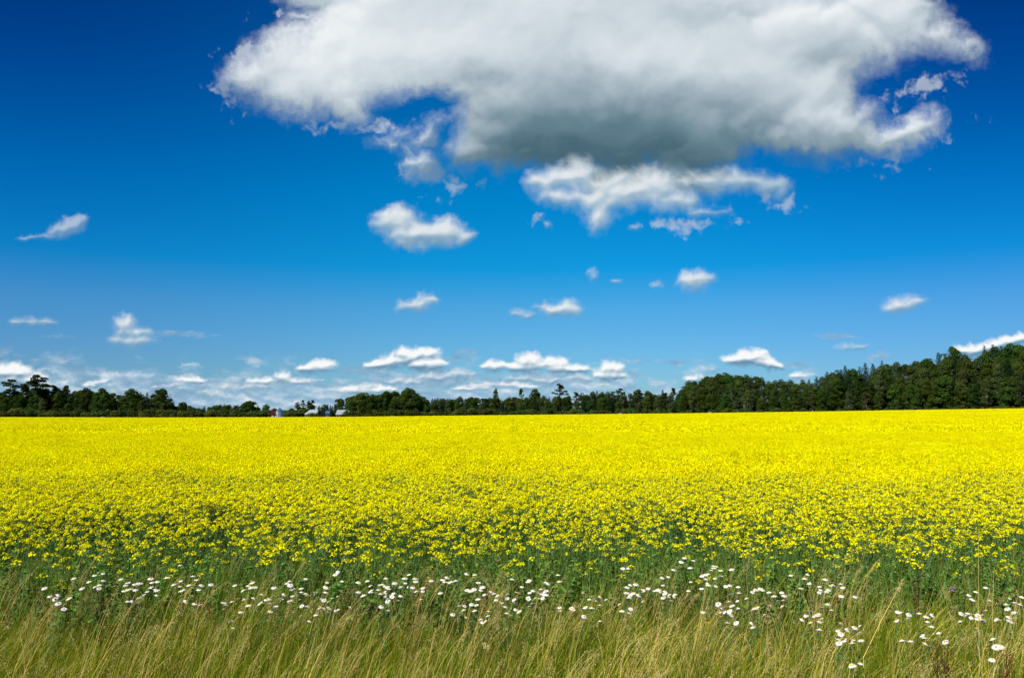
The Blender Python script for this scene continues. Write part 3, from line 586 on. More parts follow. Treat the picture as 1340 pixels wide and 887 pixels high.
def barn(name, px0, px1, d, wall_h, roof_h, depth, wallm, roofm, label, rot=0, openings=2, doors=True):
    x0, _, z = at_px(px0, d); x1 = at_px(px1, d)[0]; w = (x1 - x0) / 2; cx = (x0 + x1) / 2
    r = bpy.data.objects.new(name, None); C.objects.link(r); r.location = (cx, d, z); r.rotation_euler = (0, 0, rot); tag(r, label, 'barn')
    g = Geo(); box(g, -w, w, 0, depth, -0.5, wall_h)
    g.add([(-w, 0, wall_h), (-w, depth, wall_h), (-w, depth / 2, wall_h + roof_h), (w, 0, wall_h), (w, depth, wall_h), (w, depth / 2, wall_h + roof_h)], t=[(0, 2, 1), (3, 4, 5)])
    obj('wall', g.build('wall', FM[wallm]), r)
    g = Geo(); o = .45; th = .18
    for s_ in (0, 1):
        y0, y1 = (-o, depth / 2) if s_ == 0 else (depth + o, depth / 2); k = roof_h / (depth / 2); zl = wall_h - o * k + .02; zh = wall_h + roof_h + .02
        v = [(-w - o, y0, zl), (w + o, y0, zl), (w + o, y1, zh), (-w - o, y1, zh)]; v += [(a, b, c + th) for a, b, c in v]
        g.add(v, [(0, 1, 2, 3), (4, 7, 6, 5), (0, 4, 5, 1), (1, 5, 6, 2), (3, 2, 6, 7), (0, 3, 7, 4)])
    obj('roof', g.build('roof', FM[roofm]), r)
    if doors: g = Geo(); box(g, -.1 * w, .3 * w, -.06, 0.02, -.4, wall_h * .8); obj('door', g.build('door', FM['dark']), r)
    for k in range(openings):
        xx = -w * .75 + k * (1.5 * w / max(1, openings - 1)); g = Geo(); box(g, xx - .5, xx + .5, -.05, .02, wall_h * .45, wall_h * .78); wn = obj('window', g.build('window', FM['dark']), r)
        g = Geo(); box(g, xx - .6, xx + .6, -.09, -.055, wall_h * .78, wall_h * .78 + .12); obj('frame', g.build('frame', FM['white']), wn)
    return r
DF = 600
barn('barn', 344.5, 361, DF, 3.0, 3.2, 12, 'white', 'red', 'white walled barn with a dark red roof left of the silo')
barn('barn', 398, 414, DF + 10, 3.6, 3.2, 14, 'grey', 'pale', 'barn with a sloping pale metal roof behind a green bush right of the silo', rot=-.35)
barn('barn', 440, 458, DF + 5, 3.2, 3.4, 14, 'grey', 'pale', 'long white roofed barn left of the olive clump', rot=.05)
barn('cottage', 426.3, 430.3, DF + 8, 4.2, 1.8, 5, 'white', 'blue', 'tiny white cottage between the two pale roofed barns', openings=2)
x, y, z = at_px(366, DF + 2); r = bpy.data.objects.new('silo', None); C.objects.link(r); r.location = (x, y, z); tag(r, 'round steel silo with a dark blue cone roof beside the red roofed barn', 'silo')
g = Geo(); tube(g, [(0, 0, -.5)] + [(0, 0, .6 * k) for k in range(1, 11)], [2.75 + (.04 if k % 2 else 0) for k in range(11)], 28); obj('body', g.build('body', FM['steel'], False), r)
g = Geo(); tube(g, [(0, 0, 6.02), (0, 0, 6.2), (0, 0, 7.9), (0, 0, 8.0), (0, 0, 8.9), (0, 0, 8.95)], [2.95, 2.9, .55, .42, .40, .02], 24); obj('roof', g.build('roof', FM['blue']), r)
g = Geo(); tube(g, [(-.3, -2.9, -.4), (-.3, -2.9, 6.2)], .05, 4); tube(g, [(.3, -2.9, -.4), (.3, -2.9, 6.2)], .05, 4)
for k in range(14): tube(g, [(-.3, -2.9, .2 + .43 * k), (.3, -2.9, .2 + .43 * k)], .035, 4)
obj('ladder', g.build('ladder', FM['dark']), r)
FT = [('bush', 378, 534, 40, 1.4, 'green bush just right of the silo'), ('bush', 391, 533, 42, 1.8, 'large olive bush in front of the pale roofed barn'), ('broadleaf_tree', 445, 521, 60, .9, 'round dark tree standing above the long white roofed barn'),
      ('pine_tree', 389, 526, 80, .8, 'leaning dark pine, leftmost of the pines behind the farm'), ('pine_tree', 397, 523.5, 84, .8, 'second dark pine of the row behind the farm'), ('pine_tree', 404, 524, 80, .8, 'third dark pine of the row behind the farm'), ('pine_tree', 409, 523, 82, .8, 'rightmost dark pine of the row behind the farm'),
      ('spruce_tree', 418, 530, 0, .9, 'small spruce between the sloping roofed barn and the cottage'), ('spruce_tree', 429, 528, 25, .9, 'dark spruce right behind the tiny cottage'), ('spruce_tree', 435, 530, 0, .9, 'green spruce right of the tiny cottage'), ('bush', 455, 538, -150, 1.2, 'dark bush in front of the right end of the long white roofed barn'), ('bush', 413, 538, -8, 1.3, 'low bush at the foot of the sloping roofed barn')]
for kd, px, top, dd, wf, lb in FT: tree(kd, px, top, DF + dd, wf, lb)
def boulder(px, d, sz, seed, label):
    rng = np.random.RandomState(seed); x, y, z = at_px(px, d); g = Geo(); n = 10; m_ = 7; vs = []
    for j in range(m_):
        th = math.pi * j / (m_ - 1)
        for i in range(n):
            a = 2 * math.pi * i / n; rr = sz * rng.uniform(.82, 1.12); vs.append((rr * math.sin(th) * math.cos(a) * 1.25, rr * math.sin(th) * math.sin(a), rr * math.cos(th) * .8))
    g.add(vs, [(j * n + i, (j + 1) * n + i, (j + 1) * n + (i + 1) % n, j * n + (i + 1) % n) for j in range(m_ - 1) for i in range(n)])
    o = obj('boulder', g.build('boulder', FM['stone'], True), None, (x, y, z + sz * .45)); tag(o, label, 'rock'); return o
for k, (px, sz, lb) in enumerate([(134, 1.5, 'grey boulder at the foot of the left wood'), (128, .9, 'smaller grey boulder left of the biggest one at the left wood'), (175, 1.1, 'low dark boulder at the right part of the left wood'), (508, 1.1, 'pale boulder under the olive clump, left of its pile'), (514, 1.5, 'largest pale boulder in the pile under the olive clump'), (519, 1.1, 'pale boulder at the right end of the pile under the olive clump'),
        (809, 1.1, 'whitish stone, left of the pile before the middle wood'), (812.5, 1.5, 'largest whitish stone of the pile before the middle wood'), (816, 1.1, 'whitish stone at the right of the pile before the middle wood'), (930, 1.5, 'brown grey boulder at the foot of the rounded wood')]):
    boulder(px, float(edge_y(ray(px, 541)[0])) + 1.2, sz * .8, 70 + k, lb)

# ================================================================== the rape crop
def flower_head(g, c, rng, r=0.032, n=13, size=0.016, m=0, dome=True):
    d = rng.normal(size=(n, 3)); d /= np.linalg.norm(d, axis=1)[:, None]; d[:, 2] = np.abs(d[:, 2]) * 0.9 - 0.15
    p = np.asarray(c) + d * r * rng.uniform(.65, 1.05, n)[:, None]
    cards(g, p, size * rng.uniform(.85, 1.2, n), rng, up=.5, nrm=d * .8, spread=.45, asp=1.0, tone=rng.uniform(.85, 1.1, n), m=m)
def leaf(g, base, az_, ln, wd, rng, droop=.5, m=0, tone=1.0, rise=.6, segs=4, lobed=True):
    dx, dy = math.cos(az_), math.sin(az_); sx, sy = -dy, dx; vs = []; el_ = rise; p = np.array(base, float)
    for k in range(segs + 1):
        f = k / segs; w = wd * (math.sin(math.pi * min(.97, f * .85 + .12))) * (1 + (.35 if lobed and k % 2 else 0)) * .5
        if k == segs: w = wd * .05
        q = rng.uniform(-.15, .15) * wd
        vs += [p + np.array([sx * w, sy * w, .3 * w + q]), p.copy(), p - np.array([sx * w, sy * w, -.3 * w + q])]
        p = p + np.array([dx * math.cos(el_), dy * math.cos(el_), math.sin(el_)]) * ln / segs; el_ -= droop * 1.3 / segs * 2
    qd = []
    for k in range(segs): a = k * 3; qd += [(a, a + 1, a + 4, a + 3), (a + 1, a + 2, a + 5, a + 4)]
    g.add(vs, qd, tone=tone, m=m)
def rape_plant(seed, H=1.0, nb=6, leaves=11, full=1.0):
    """returns stem Geo, foliage Geo, list of flower-head centres"""
    rng = np.random.RandomState(seed); st = Geo(); fo = Geo(); heads = []
    ln = rng.uniform(-.06, .06, 2); P_ = lambda f: np.array([ln[0] * f * f, ln[1] * f * f, H * f])
    tube(st, [P_(0) - (0, 0, .05), P_(.35), P_(.7), P_(1)], [.006, .005, .004, .0022], 4); heads.append(P_(1))
    for k in range(nb):
        f = rng.uniform(.42, .8); a = k * 2.4 + rng.uniform(-.3, .3); L_ = rng.uniform(.12, .24) * H; top = min(H * rng.uniform(.84, 1.0), H * f + L_ * 2.2)
        b = P_(f); e = np.array([b[0] + math.cos(a) * L_ * .75, b[1] + math.sin(a) * L_ * .75, top]); mid = (b + e) / 2 + np.array([math.cos(a), math.sin(a), -.3]) * L_ * .18
        tube(st, [b, mid, e], [.0035, .003, .0018], 3); heads.append(e)
        # pods and stalklets under the head
        for q in range(7):
            t = rng.uniform(.3, .9); c = mid * (1 - t) + e * t; aa = rng.uniform(0, 6.28); tube(st, [c, c + np.array([math.cos(aa) * .035, math.sin(aa) * .035, .03])], [.0016, .001], 3, tone=1.2)
    for k in range(leaves):
        f = rng.uniform(.05, .78); a = k * 2.4 + rng.uniform(-.4, .4); sz = (1.15 - f) * rng.uniform(.7, 1.2)
        leaf(fo, P_(f), a, .17 * sz, .06 * sz, rng, .55, tone=rng.uniform(.75, 1.3), rise=rng.uniform(.4, 1.0))
    return st, fo, heads
def rape_mesh(seed, H, nb, leaves=11, nf=15):
    st, fo, heads = rape_plant(seed, H, nb, leaves); rng = np.random.RandomState(seed + 500); g = Geo()
    for a, m in ((st, 0), (fo, 1)):
        off = g.n
        for v in a.v: g.v.append(v)
        for t in a.tn: g.tn.append(t)
        for q in a.q: g.q.append(q + off); g.qm.append(np.full(len(q), m))
        g.n += a.n
    for c in heads: 
        flower_head(g, c, rng, rng.uniform(.028, .044), nf, .021, m=2); cards(g, np.asarray(c) + rng.normal(size=(3, 3)) * .006 + (0, 0, .014), .011, rng, m=3)
    return g.build('rape_plant_shape', [MT['rstem'], MT['rleaf'], MT['petal'], MT['bud']])
def rape_patch(seed, size, ncl, fsz, nper, nleaf, lsz, zlo=.80, clump=0.5):
    rng = np.random.RandomState(seed); g = Geo()
    c = rng.uniform(-size / 2, size / 2, (ncl, 2)) * 1.04; kx = rng.uniform(0, 6.28, 4)
    h = .93 + .035 * np.sin(c[:, 0] * 5 / size * 2 + kx[0]) + .035 * np.sin(c[:, 1] * 9 / size + kx[1]) + rng.uniform(-.11, .07, ncl)
    n = ncl * nper; idx = np.repeat(np.arange(ncl), nper); sp_ = .034 if nper > 1 else 0
    p = np.concatenate([c[idx], h[idx][:, None]], 1) + rng.normal(size=(n, 3)) * sp_ * .62
    cards(g, p, fsz * rng.uniform(.8, 1.25, n), rng, up=.55, spread=.7, asp=1.0, tone=rng.uniform(.86, 1.08, n), m=0)
    l_ = np.concatenate([rng.uniform(-size / 2, size / 2, (nleaf, 2)) * 1.04, rng.uniform(.45, .88, (nleaf, 1))], 1)
    cards(g, l_, lsz * rng.uniform(.6, 1.3, nleaf), rng, up=.2, asp=.5, tone=rng.uniform(.7, 1.3, nleaf), m=1)
    return g.build('rape_patch_shape', [MT['petal'], MT['rleaf']])
FRONT = 8.0
near = [rape_mesh(200 + k, h, nb, lv) for k, (h, nb, lv) in enumerate([(1.0, 7, 12), (.95, 6, 12), (1.04, 8, 11), (.9, 6, 13), (.97, 7, 12), (.74, 2, 14), (.66, 1, 15)])]
midp = [rape_patch(300 + k, 1.0, 265, .030, 6, 380, .06) for k in range(4)]
farp = [rape_patch(310 + k, 4.0, 3400, .085, 1, 500, .10) for k in range(4)]
rr = np.random.RandomState(5)
P_, R_, S_, K_ = [], [], [], []
def field_ok(x, y): 
    u = x / max(y, 1); return y < edge_y(u) - 0.5
def bare(x, y): return ((x + 40) / 2.2) ** 2 + ((y - 66) / 7) ** 2 < 1
# near plants, singly
y = FRONT
hero_pts = []
NEAR_END = 17.0
n_near = int((NEAR_END - FRONT) * (2 * 0.80 * 16) * 44)
for k in range(n_near):
    y = rr.uniform(FRONT, NEAR_END); x = rr.uniform(-.80, .80) * 16
    if abs(x) > .80 * y + .6: continue
    edge = FRONT + .35 * math.sin(x * 1.3) + .2 * math.sin(x * 3.7 + 1) + rr.uniform(-.25, .25)
    if y < edge: continue
    if y > 14 and rr.rand() < (y - 14) / 3: continue
    t = (y - edge) / 2.8
    if rr.rand() < max(0, t) ** 1.15 * 1.15 + .05: kk = rr.randint(0, 5); sc_ = rr.uniform(.86, 1.06) * (.84 + .16 * min(1, t * 1.5))
    elif rr.rand() > .30: continue
    else: kk = rr.randint(5, 7); sc_ = rr.uniform(.85, 1.15)
    hero_pts.append((y, x, kk, sc_, rr.uniform(0, 6.28), rr.uniform(-.10, .10), rr.uniform(-.02, .14)))
for k in range(110):
    y = rr.uniform(7.3, 8.9); x = rr.uniform(-.76, .76) * y
    full = rr.rand() < .32 * (y - 7.2) / 1.4 + .06
    hero_pts.append((y, x, rr.randint(0, 5) if full else rr.randint(5, 7), rr.uniform(.72, .92) if full else rr.uniform(.9, 1.25), rr.uniform(0, 6.28), rr.uniform(-.1, .1), rr.uniform(-.02, .14)))
hero_pts.sort()
heroes = hero_pts[:0]; flowering = [h for h in hero_pts if h[2] < 5]
heroes = [h for h in flowering if abs(h[1]) < .68 * h[0]][:220]; hs_ = set(id(h) for h in heroes)
for h in hero_pts:
    if id(h) in hs_: continue
    P_.append((h[1], h[0], gz(h[1], h[0]))); R_.append((h[5], h[6], h[4])); S_.append(h[3]); K_.append(h[2])
# metre patches
for yy in np.arange(14.5, 46, 1.0):
    for xx in np.arange(-math.ceil(yy * .80), math.ceil(yy * .80) + 1, 1.0):
        if yy < NEAR_END and rr.rand() > (yy - 13.8) / 3: continue
        P_.append((xx + rr.uniform(-.1, .1), yy + rr.uniform(-.1, .1), gz(xx, yy) + rr.uniform(-.04, .04) + .04 * math.sin(xx * .35 + 1.3 * math.sin(yy * .21)) * math.sin(yy * .6))); R_.append((0, 0, rr.randint(4) * HALF)); S_.append(1.0); K_.append(7 + rr.randint(4))
for yy in np.arange(48, 352, 4.0):
    for xx in np.arange(-math.ceil(yy * .86 / 4) * 4, math.ceil(yy * .86 / 4) * 4 + 1, 4.0):
        if not field_ok(xx, yy + 2) or bare(xx, yy): continue
        P_.append((xx, yy, gz(xx, yy) + rr.uniform(-.07, .04) * min(1, 120 / yy) - (.10 if int(yy / 4) % 9 == 0 else 0))); R_.append((0, 0, rr.randint(4) * HALF)); S_.append(1.0); K_.append(11 + rr.randint(4))
print('rape instances', len(P_))
scatter('rapeseed_crop', near + midp + farp, P_, R_, S_, K_, 'bright yellow rapeseed crop in full bloom filling the field to the woods', 'crop')
# the front plants, one by one
hk = []
for k in range(5):
    h, nb, lv = [(1.0, 7, 12), (.95, 6, 12), (1.04, 8, 11), (.9, 6, 13), (.97, 7, 12)][k]
    st, fo, heads = rape_plant(200 + k, h, nb, lv); hm = []
    for q, c in enumerate(heads):
        rng = np.random.RandomState(900 + k * 20 + q); g = Geo(); flower_head(g, (0, 0, 0), rng, rng.uniform(.028, .042), 15, .0195, m=0); cards(g, rng.normal(size=(3, 3)) * .006 + (0, 0, .014), .011, rng, m=1)
        hm.append((c, g.build('flower_head', [MT['petal'], MT['bud']])))
    hk.append((st.build('stem', MT['rstem']), fo.build('foliage', MT['rleaf']), hm))
for (y, x, kk, sc_, rz, ra, rb) in heroes:
    o = bpy.data.objects.new('rapeseed_plant', None); C.objects.link(o); o.location = (x, y, gz(x, y)); o.rotation_euler = (ra, rb, rz); o.scale = (sc_,) * 3
    tag(o, 'flowering rapeseed plant in the green front edge of the yellow crop, behind the daisies', 'plant', 'rapeseed plants along the front edge of the crop')
    obj('stem', hk[kk][0], o); obj('foliage', hk[kk][1], o)
    for c, me in hk[kk][2]: obj('flower_head', me, o, loc=tuple(c))

# ================================================================== verge: grass, weeds, daisies
WIND = 0.0       # blades lean towards +x (the wind comes from the left)
def blade(g, base, az_, ln, wd, bend, rng, tone, m=0, segs=4, lean=0.12):
    dx, dy = math.cos(az_), math.sin(az_); face = rng.uniform(0, math.pi); sx, sy = math.cos(face), math.sin(face); p = np.array(base, float); th = lean; vs = []
    for k in range(segs + 1):
        f = k / segs; w = wd * (1 - f ** 1.8) * .5 + .0003
        vs += [(p[0] + sx * w, p[1] + sy * w, p[2]), (p[0] - sx * w, p[1] - sy * w, p[2])]
        p = p + np.array([dx * math.sin(th), dy * math.sin(th), math.cos(th)]) * ln / segs; th += bend / segs
    g.add(vs, [(2 * k, 2 * k + 1, 2 * k + 3, 2 * k + 2) for k in range(segs)], tone=tone, m=m); return p
def tuft(seed, n, H, spread, mats, mixp, wd=.0058, bend=(.1, 1.5), wind=1.25):
    rng = np.random.RandomState(seed); g = Geo()
    for k in range(n):
        r = spread * math.sqrt(rng.rand()); a = rng.uniform(0, 6.28); az_ = rng.normal(0, wind)
        blade(g, (r * math.cos(a), r * math.sin(a), -.02), az_, H * rng.uniform(.5, 1.1), wd * rng.uniform(.6, 1.3), rng.uniform(*bend), rng, rng.uniform(.65, 1.35), m=rng.choice(len(mats), p=mixp), lean=rng.uniform(.02, .3))
    return g.build('grass_tuft_shape', [MT[m] for m in mats])
def plume(seed, n, H, head=.13, mats=('straw', 'seed')):
    """flowering grass: thin straw with a nodding seed head"""
    rng = np.random.RandomState(seed); g = Geo()
    for k in range(n):
        a = rng.uniform(0, 6.28); r = .07 * rng.rand(); b = np.array([r * math.cos(a), r * math.sin(a), 0.]); az_ = rng.normal(0, .5); th = rng.uniform(.05, .28); h = H * rng.uniform(.8, 1.12); pts = [b.copy()]; p = b.copy(); cur = rng.uniform(.5, 1.0)
        for q in range(7):
            p = p + np.array([math.cos(az_) * math.sin(th), math.sin(az_) * math.sin(th), math.cos(th)]) * h / 7; pts.append(p.copy()); th += cur * (q / 7) ** 2 * .55
        tube(g, pts, [.0016, .0015, .0014, .0013, .0012, .001, .0009, .0006], 3, tone=rng.uniform(.8, 1.2), m=0)
        tip = np.array(pts[-1]); pre = np.array(pts[-3]); ns = 26; hd = head * rng.uniform(.7, 1.2)
        dr = (tip - pre) / (np.linalg.norm(tip - pre) + 1e-6)
        f = rng.uniform(0, 1, ns); c = tip - dr * hd * (1 - f)[:, None] + rng.normal(size=(ns, 3)) * (.011 * (1 - .6 * f))[:, None] + np.array([.012, 0, -.008]) * rng.rand(ns)[:, None]
        cards(g, c, .011 * rng.uniform(.6, 1.3, ns), rng, up=.1, asp=.32, tone=rng.uniform(.7, 1.3, ns), m=1)
    return g.build('seed_grass_shape', [MT[m] for m in mats])
def weed(seed, H, n, sz, mats=('weed', 'rstem')):
    rng = np.random.RandomState(seed); g = Geo(); tube(g, [(0, 0, -.03), (rng.uniform(-.03, .03), 0, H * .5), (rng.uniform(-.05, .05), 0, H)], [.004, .003, .0015], 3, m=1)
    for k in range(n): f = rng.uniform(.08, 1); leaf(g, (0, 0, H * f), rng.uniform(0, 6.28), sz * rng.uniform(.6, 1.2), sz * .55 * rng.uniform(.7, 1.2), rng, .5, tone=rng.uniform(.7, 1.35), rise=rng.uniform(.2, 1.0))
    return g.build('weed_shape', [MT[m] for m in mats])
gp = [tuft(600 + k, 22, .62, .10, ('grass', 'olive', 'straw'), (.60, .30, .10)) for k in range(5)]
gp += [tuft(610 + k, 18, .66, .10, ('olive', 'straw', 'grass'), (.50, .24, .26)) for k in range(4)]
gp_x = [tuft(640 + k, 26, .80, .10, ('grass', 'rstem', 'straw'), (.50, .38, .12), wd=.0040, bend=(.05, .6), wind=2.0) for k in range(3)]
gp += [tuft(620 + k, 34, .40, .13, ('grass', 'olive'), (.7, .3), wd=.0055) for k in range(3)]
gp += [plume(630 + k, 4, .80) for k in range(5)] + gp_x
P_, R_, S_, K_ = [], [], [], []
def put(x, y, k, s_, lean=0.0, az_=None):
    P_.append((x, y, gz(x, y))); R_.append((rr.uniform(-.05, .05), lean + rr.uniform(-.06, .06), rr.uniform(-.5, .5) if az_ is None else az_)); S_.append(s_); K_.append(k)
G_ = np.random.RandomState(77)
for k in range(10500):
    y = G_.uniform(3.2, 8.6); x = G_.uniform(-7.6, 7.6)
    if abs(x) > .80 * y + 1.0: continue
    u = x / y; gedge = 7.25 + .25 * math.sin(x * 1.7) + .15 * math.sin(x * 4.1)
    f = sstep(np.float64(y), gedge + .75, gedge - .35)
    if G_.rand() > f * .90 + .10: continue
    dryc = .5 + .5 * math.sin(x * 1.1 + .6 * y + .5) * math.cos(x * .4 - y * .9)
    r = G_.rand(); hs = (.93 + .12 * math.sin(x * 2.3 + y)) * (1 - .08 * sstep(np.float64(y), 6.5, 7.8))
    if r < .30: kk = G_.randint(9, 12)
    elif r < .30 + .35 * dryc: kk = G_.randint(5, 9)
    else: kk = G_.randint(0, 5)
    put(x, y, kk, hs * G_.uniform(.8, 1.15), .12)
for k in range(1500):
    y = G_.uniform(3.2, 8.0); x = G_.uniform(-6.4, 6.4)
    if abs(x) > .78 * y + .6: continue
    dens = .35 + .65 * math.exp(-((x - .9) / 1.6) ** 2) + .35 * (math.sin(x * 2.1 + y * 1.3) > .4)
    if y > 6.9: dens *= .5
    if G_.rand() > dens: continue
    put(x, y, 12 + G_.randint(5), G_.uniform(.78, 1.06), .08, G_.normal(0, .9))
for k in range(1500):
    y = G_.uniform(7.1, 9.6); x = G_.uniform(-8, 8)
    if abs(x) > .80 * y + .6: continue
    put(x, y, 17 + G_.randint(3), G_.uniform(.8, 1.15), .05)
scatter('grass', gp, P_, R_, S_, K_, 'long windblown green and straw coloured verge grass with seed heads', 'grass')
P_, R_, S_, K_ = [], [], [], []
wp = [weed(650, .50, 26, .075), weed(651, .42, 26, .085), weed(652, .60, 34, .055), weed(653, .36, 22, .10), weed(654, .68, 42, .042)]
for k in range(2600):
    y = G_.uniform(6.7, 9.4); x = G_.uniform(-7.6, 7.6)
    if abs(x) > .80 * y + .6: continue
    lim = sstep(np.float64(y), 6.6, 7.9) * sstep(np.float64(x), -8, 1) ** .3
    if G_.rand() > lim: continue
    put(x, y, G_.randint(5), G_.uniform(.75, 1.2), 0, G_.uniform(0, 6.28))
scatter('weeds', wp, P_, R_, S_, K_, 'dense green broad leaved weeds between verge grass and yellow crop', 'weeds')

# daisies
def daisy(seed, whole=False):
    rng = np.random.RandomState(seed); g = Geo(); n = 15; r = .023; cup = rng.uniform(-.25, .2)
    for k in range(n):
        a = 2 * math.pi * k / n + rng.uniform(-.08, .08); L_ = r * rng.uniform(.88, 1.08); c, s_ = math.cos(a), math.sin(a); w = .0036
        z1 = L_ * .6 * cup; z2 = L_ * cup * 1.1 - .002
        g.add([(c * .006 - s_ * w * .6, s_ * .006 + c * w * .6, 0), (c * .006 + s_ * w * .6, s_ * .006 - c * w * .6, 0), (c * L_ * .65 + s_ * w, s_ * L_ * .65 - c * w, z1), (c * L_ * .65 - s_ * w, s_ * L_ * .65 + c * w, z1),
               (c * L_ + s_ * w * .5, s_ * L_ - c * w * .5, z2), (c * L_ - s_ * w * .5, s_ * L_ + c * w * .5, z2)], [(0, 1, 2, 3), (3, 2, 4, 5)], tone=rng.uniform(.92, 1.05))
    g0 = g
    if not whole: pe = g.build('petals', MT['dpetal']); g = Geo()
    vs = [(0, 0, .0062)]; m_ = 10
    for j, (rad, z) in enumerate(((.0045, .0048), (.0075, .001), (.006, -.002))): vs += [(rad * math.cos(6.283 * i / m_), rad * math.sin(6.283 * i / m_), z) for i in range(m_)]
    q = [(1 + j * m_ + i, 1 + (j + 1) * m_ + i, 1 + (j + 1) * m_ + (i + 1) % m_, 1 + j * m_ + (i + 1) % m_) for j in range(2) for i in range(m_)]
    g.add(vs, q, [(0, 1 + i, 1 + (i + 1) % m_) for i in range(m_)], m=1 if whole else 0)
    if whole: return g
    return pe, g.build('centre', MT['dcent'], True)
def daisy_whole(k):
    g = daisy(700 + k, True); tube(g, [(0, 0, 0), (-.015, .01, -.2), (-.05, 0, -.45), (-.09, .01, -.75)], [.0014, .0016, .0018, .002], 3, m=2); return g.build('daisy_shape', [MT['dpetal'], MT['dcent'], MT['rstem']])
DK = [daisy(700 + k) for k in range(5)]
DF_ = [daisy_whole(k) for k in range(5)]
SK = []
for k in range(4):
    rng = np.random.RandomState(720 + k); g = Geo(); tube(g, [(0, 0, 0), (-.015, .01, -.2), (-.05, 0, -.45), (-.09, .01, -.75)], [.0014, .0016, .0018, .002], 3, tone=1.0)
    for q in range(6): leaf(g, (-.02 - .012 * q, 0, -.15 - .09 * q), rng.uniform(0, 6.28), .05, .012, rng, .3, rise=.7, segs=2, lobed=False)
    SK.append(g.build('stem', MT['rstem']))
DZ = """96,756 125,760,5 107,769 58,769 75,783,4 90,782 173,767,5 190,775,5 167,786 199,757,3 205,767,2 238,762,5 257,758 264,765 276,764 251,785,3 293,797 298,791,2 307,765 325,763,4 328,788,3 343,777 315,800 301,817,2 357,785,2 362,790,3 378,770,5 386,782,7 395,793 402,778 358,768
438,756,3 425,773,4 420,787,4 430,795,5 413,804 405,812 469,761 485,770,4 497,770,5 510,768,4 515,785,5 505,775,3 537,769,6 556,774,2 576,775 575,755,2 590,757,2 596,759 611,750 621,751 618,768,2 627,770,2 624,780,3 646,777,2 655,780,4 665,790,3 670,758 683,767 608,795,5 633,805,3 686,755,2 697,776,2 706,775,4 716,780,4 690,793,2 678,800,3 726,757,2 740,797,2 750,797 772,785,4 780,787,3 800,783 810,790 764,806 785,812 815,744 822,743 822,768,2 830,780,3 840,772,3 823,799,2 860,775,4 868,765,3 876,780,4
893,737,3 903,742 936,740,2 944,747,3 957,744 913,757,3 924,757 931,764,2 901,772 949,765,2 966,767 988,771,2 998,771 979,778,3 955,790,3 943,797,3 965,795 985,800,2 1000,804 1015,780,4 1025,785 1008,792 920,800 960,815,2 980,820,2 1035,752 1053,756 1048,770 1066,764,3 1078,769,2 1089,769,3 1100,763 1101,779 1119,780 1073,795,4 1060,803,2 1050,810 1072,815,3 1100,815 1110,827,4 1120,835,4 1100,838,2 1108,830,3 1117,871,2
1182,788 1175,800 1190,806,3 1205,812,3 1180,837 1205,835,3 1228,827 1290,768 1280,778,2 1295,785 1290,798 1265,804,2 1277,808,4 1290,808,3 1303,810 1256,812 1278,822 1315,808,3 1330,785,4 1335,790 1298,835 1310,848,2 1298,862"""
DL = []
for e in DZ.split():
    q = [float(t) for t in e.split(',')]; n = int(q[2] * 1.6 + .5) if len(q) > 2 else 1
    for k in range(n):
        sp_ = 0 if n == 1 else 3.2 * math.sqrt(n); px = q[0] + rr.normal() * sp_ * 1.2; py = q[1] + rr.normal() * sp_ * .8
        h = float(np.interp(py, [730, 745, 765, 800, 870], [.86, .80, .70, .63, .60])) + rr.uniform(-.02, .02)
        u, v = ray(px, py); d = (h - CAMZ) / v; DL.append((d, u * d, h, px))
DL.sort()
for (d, x, h, px) in DL[:295]:
    o = bpy.data.objects.new('daisy', None); C.objects.link(o); s_ = rr.uniform(.72, 1.1); o.scale = (s_,) * 3
    o.location = (x, d, gz(x, d) + h)
    side = 'left' if px < 430 else ('middle' if px < 885 else 'right')
    tag(o, 'white daisy with a yellow centre in the %s third of the verge' % side, 'daisy', 'white daisies in the %s third of the verge' % side)
    pe, ce = DK[rr.randint(5)]; t1, t2, t3 = rr.uniform(0, .75), rr.uniform(-.4, .4), rr.uniform(0, 6.28)
    obj('petals', pe, o, rot=(t1, t2, t3)); obj('centre', ce, o, rot=(t1, t2, t3), loc=(0, 0, .0005)); obj('stem', SK[rr.randint(4)], o, rot=(0, 0, rr.uniform(-.7, .7)))
P_, R_, S_, K_ = [], [], [], []
for (d, x, h, px) in DL[295:]: P_.append((x, d, gz(x, d) + h)); R_.append((rr.uniform(0, .4), rr.uniform(-.15, .15), rr.uniform(-.8, .8))); S_.append(rr.uniform(.75, 1.1)); K_.append(rr.randint(5))
scatter('daisies', DF_, P_, R_, S_, K_, 'farther white daisies thinly scattered between the grass and the crop', 'daisies')
nd = len(DL)
print('daisies', nd, 'rape heroes', len(heroes), 'objects', len(C.objects))

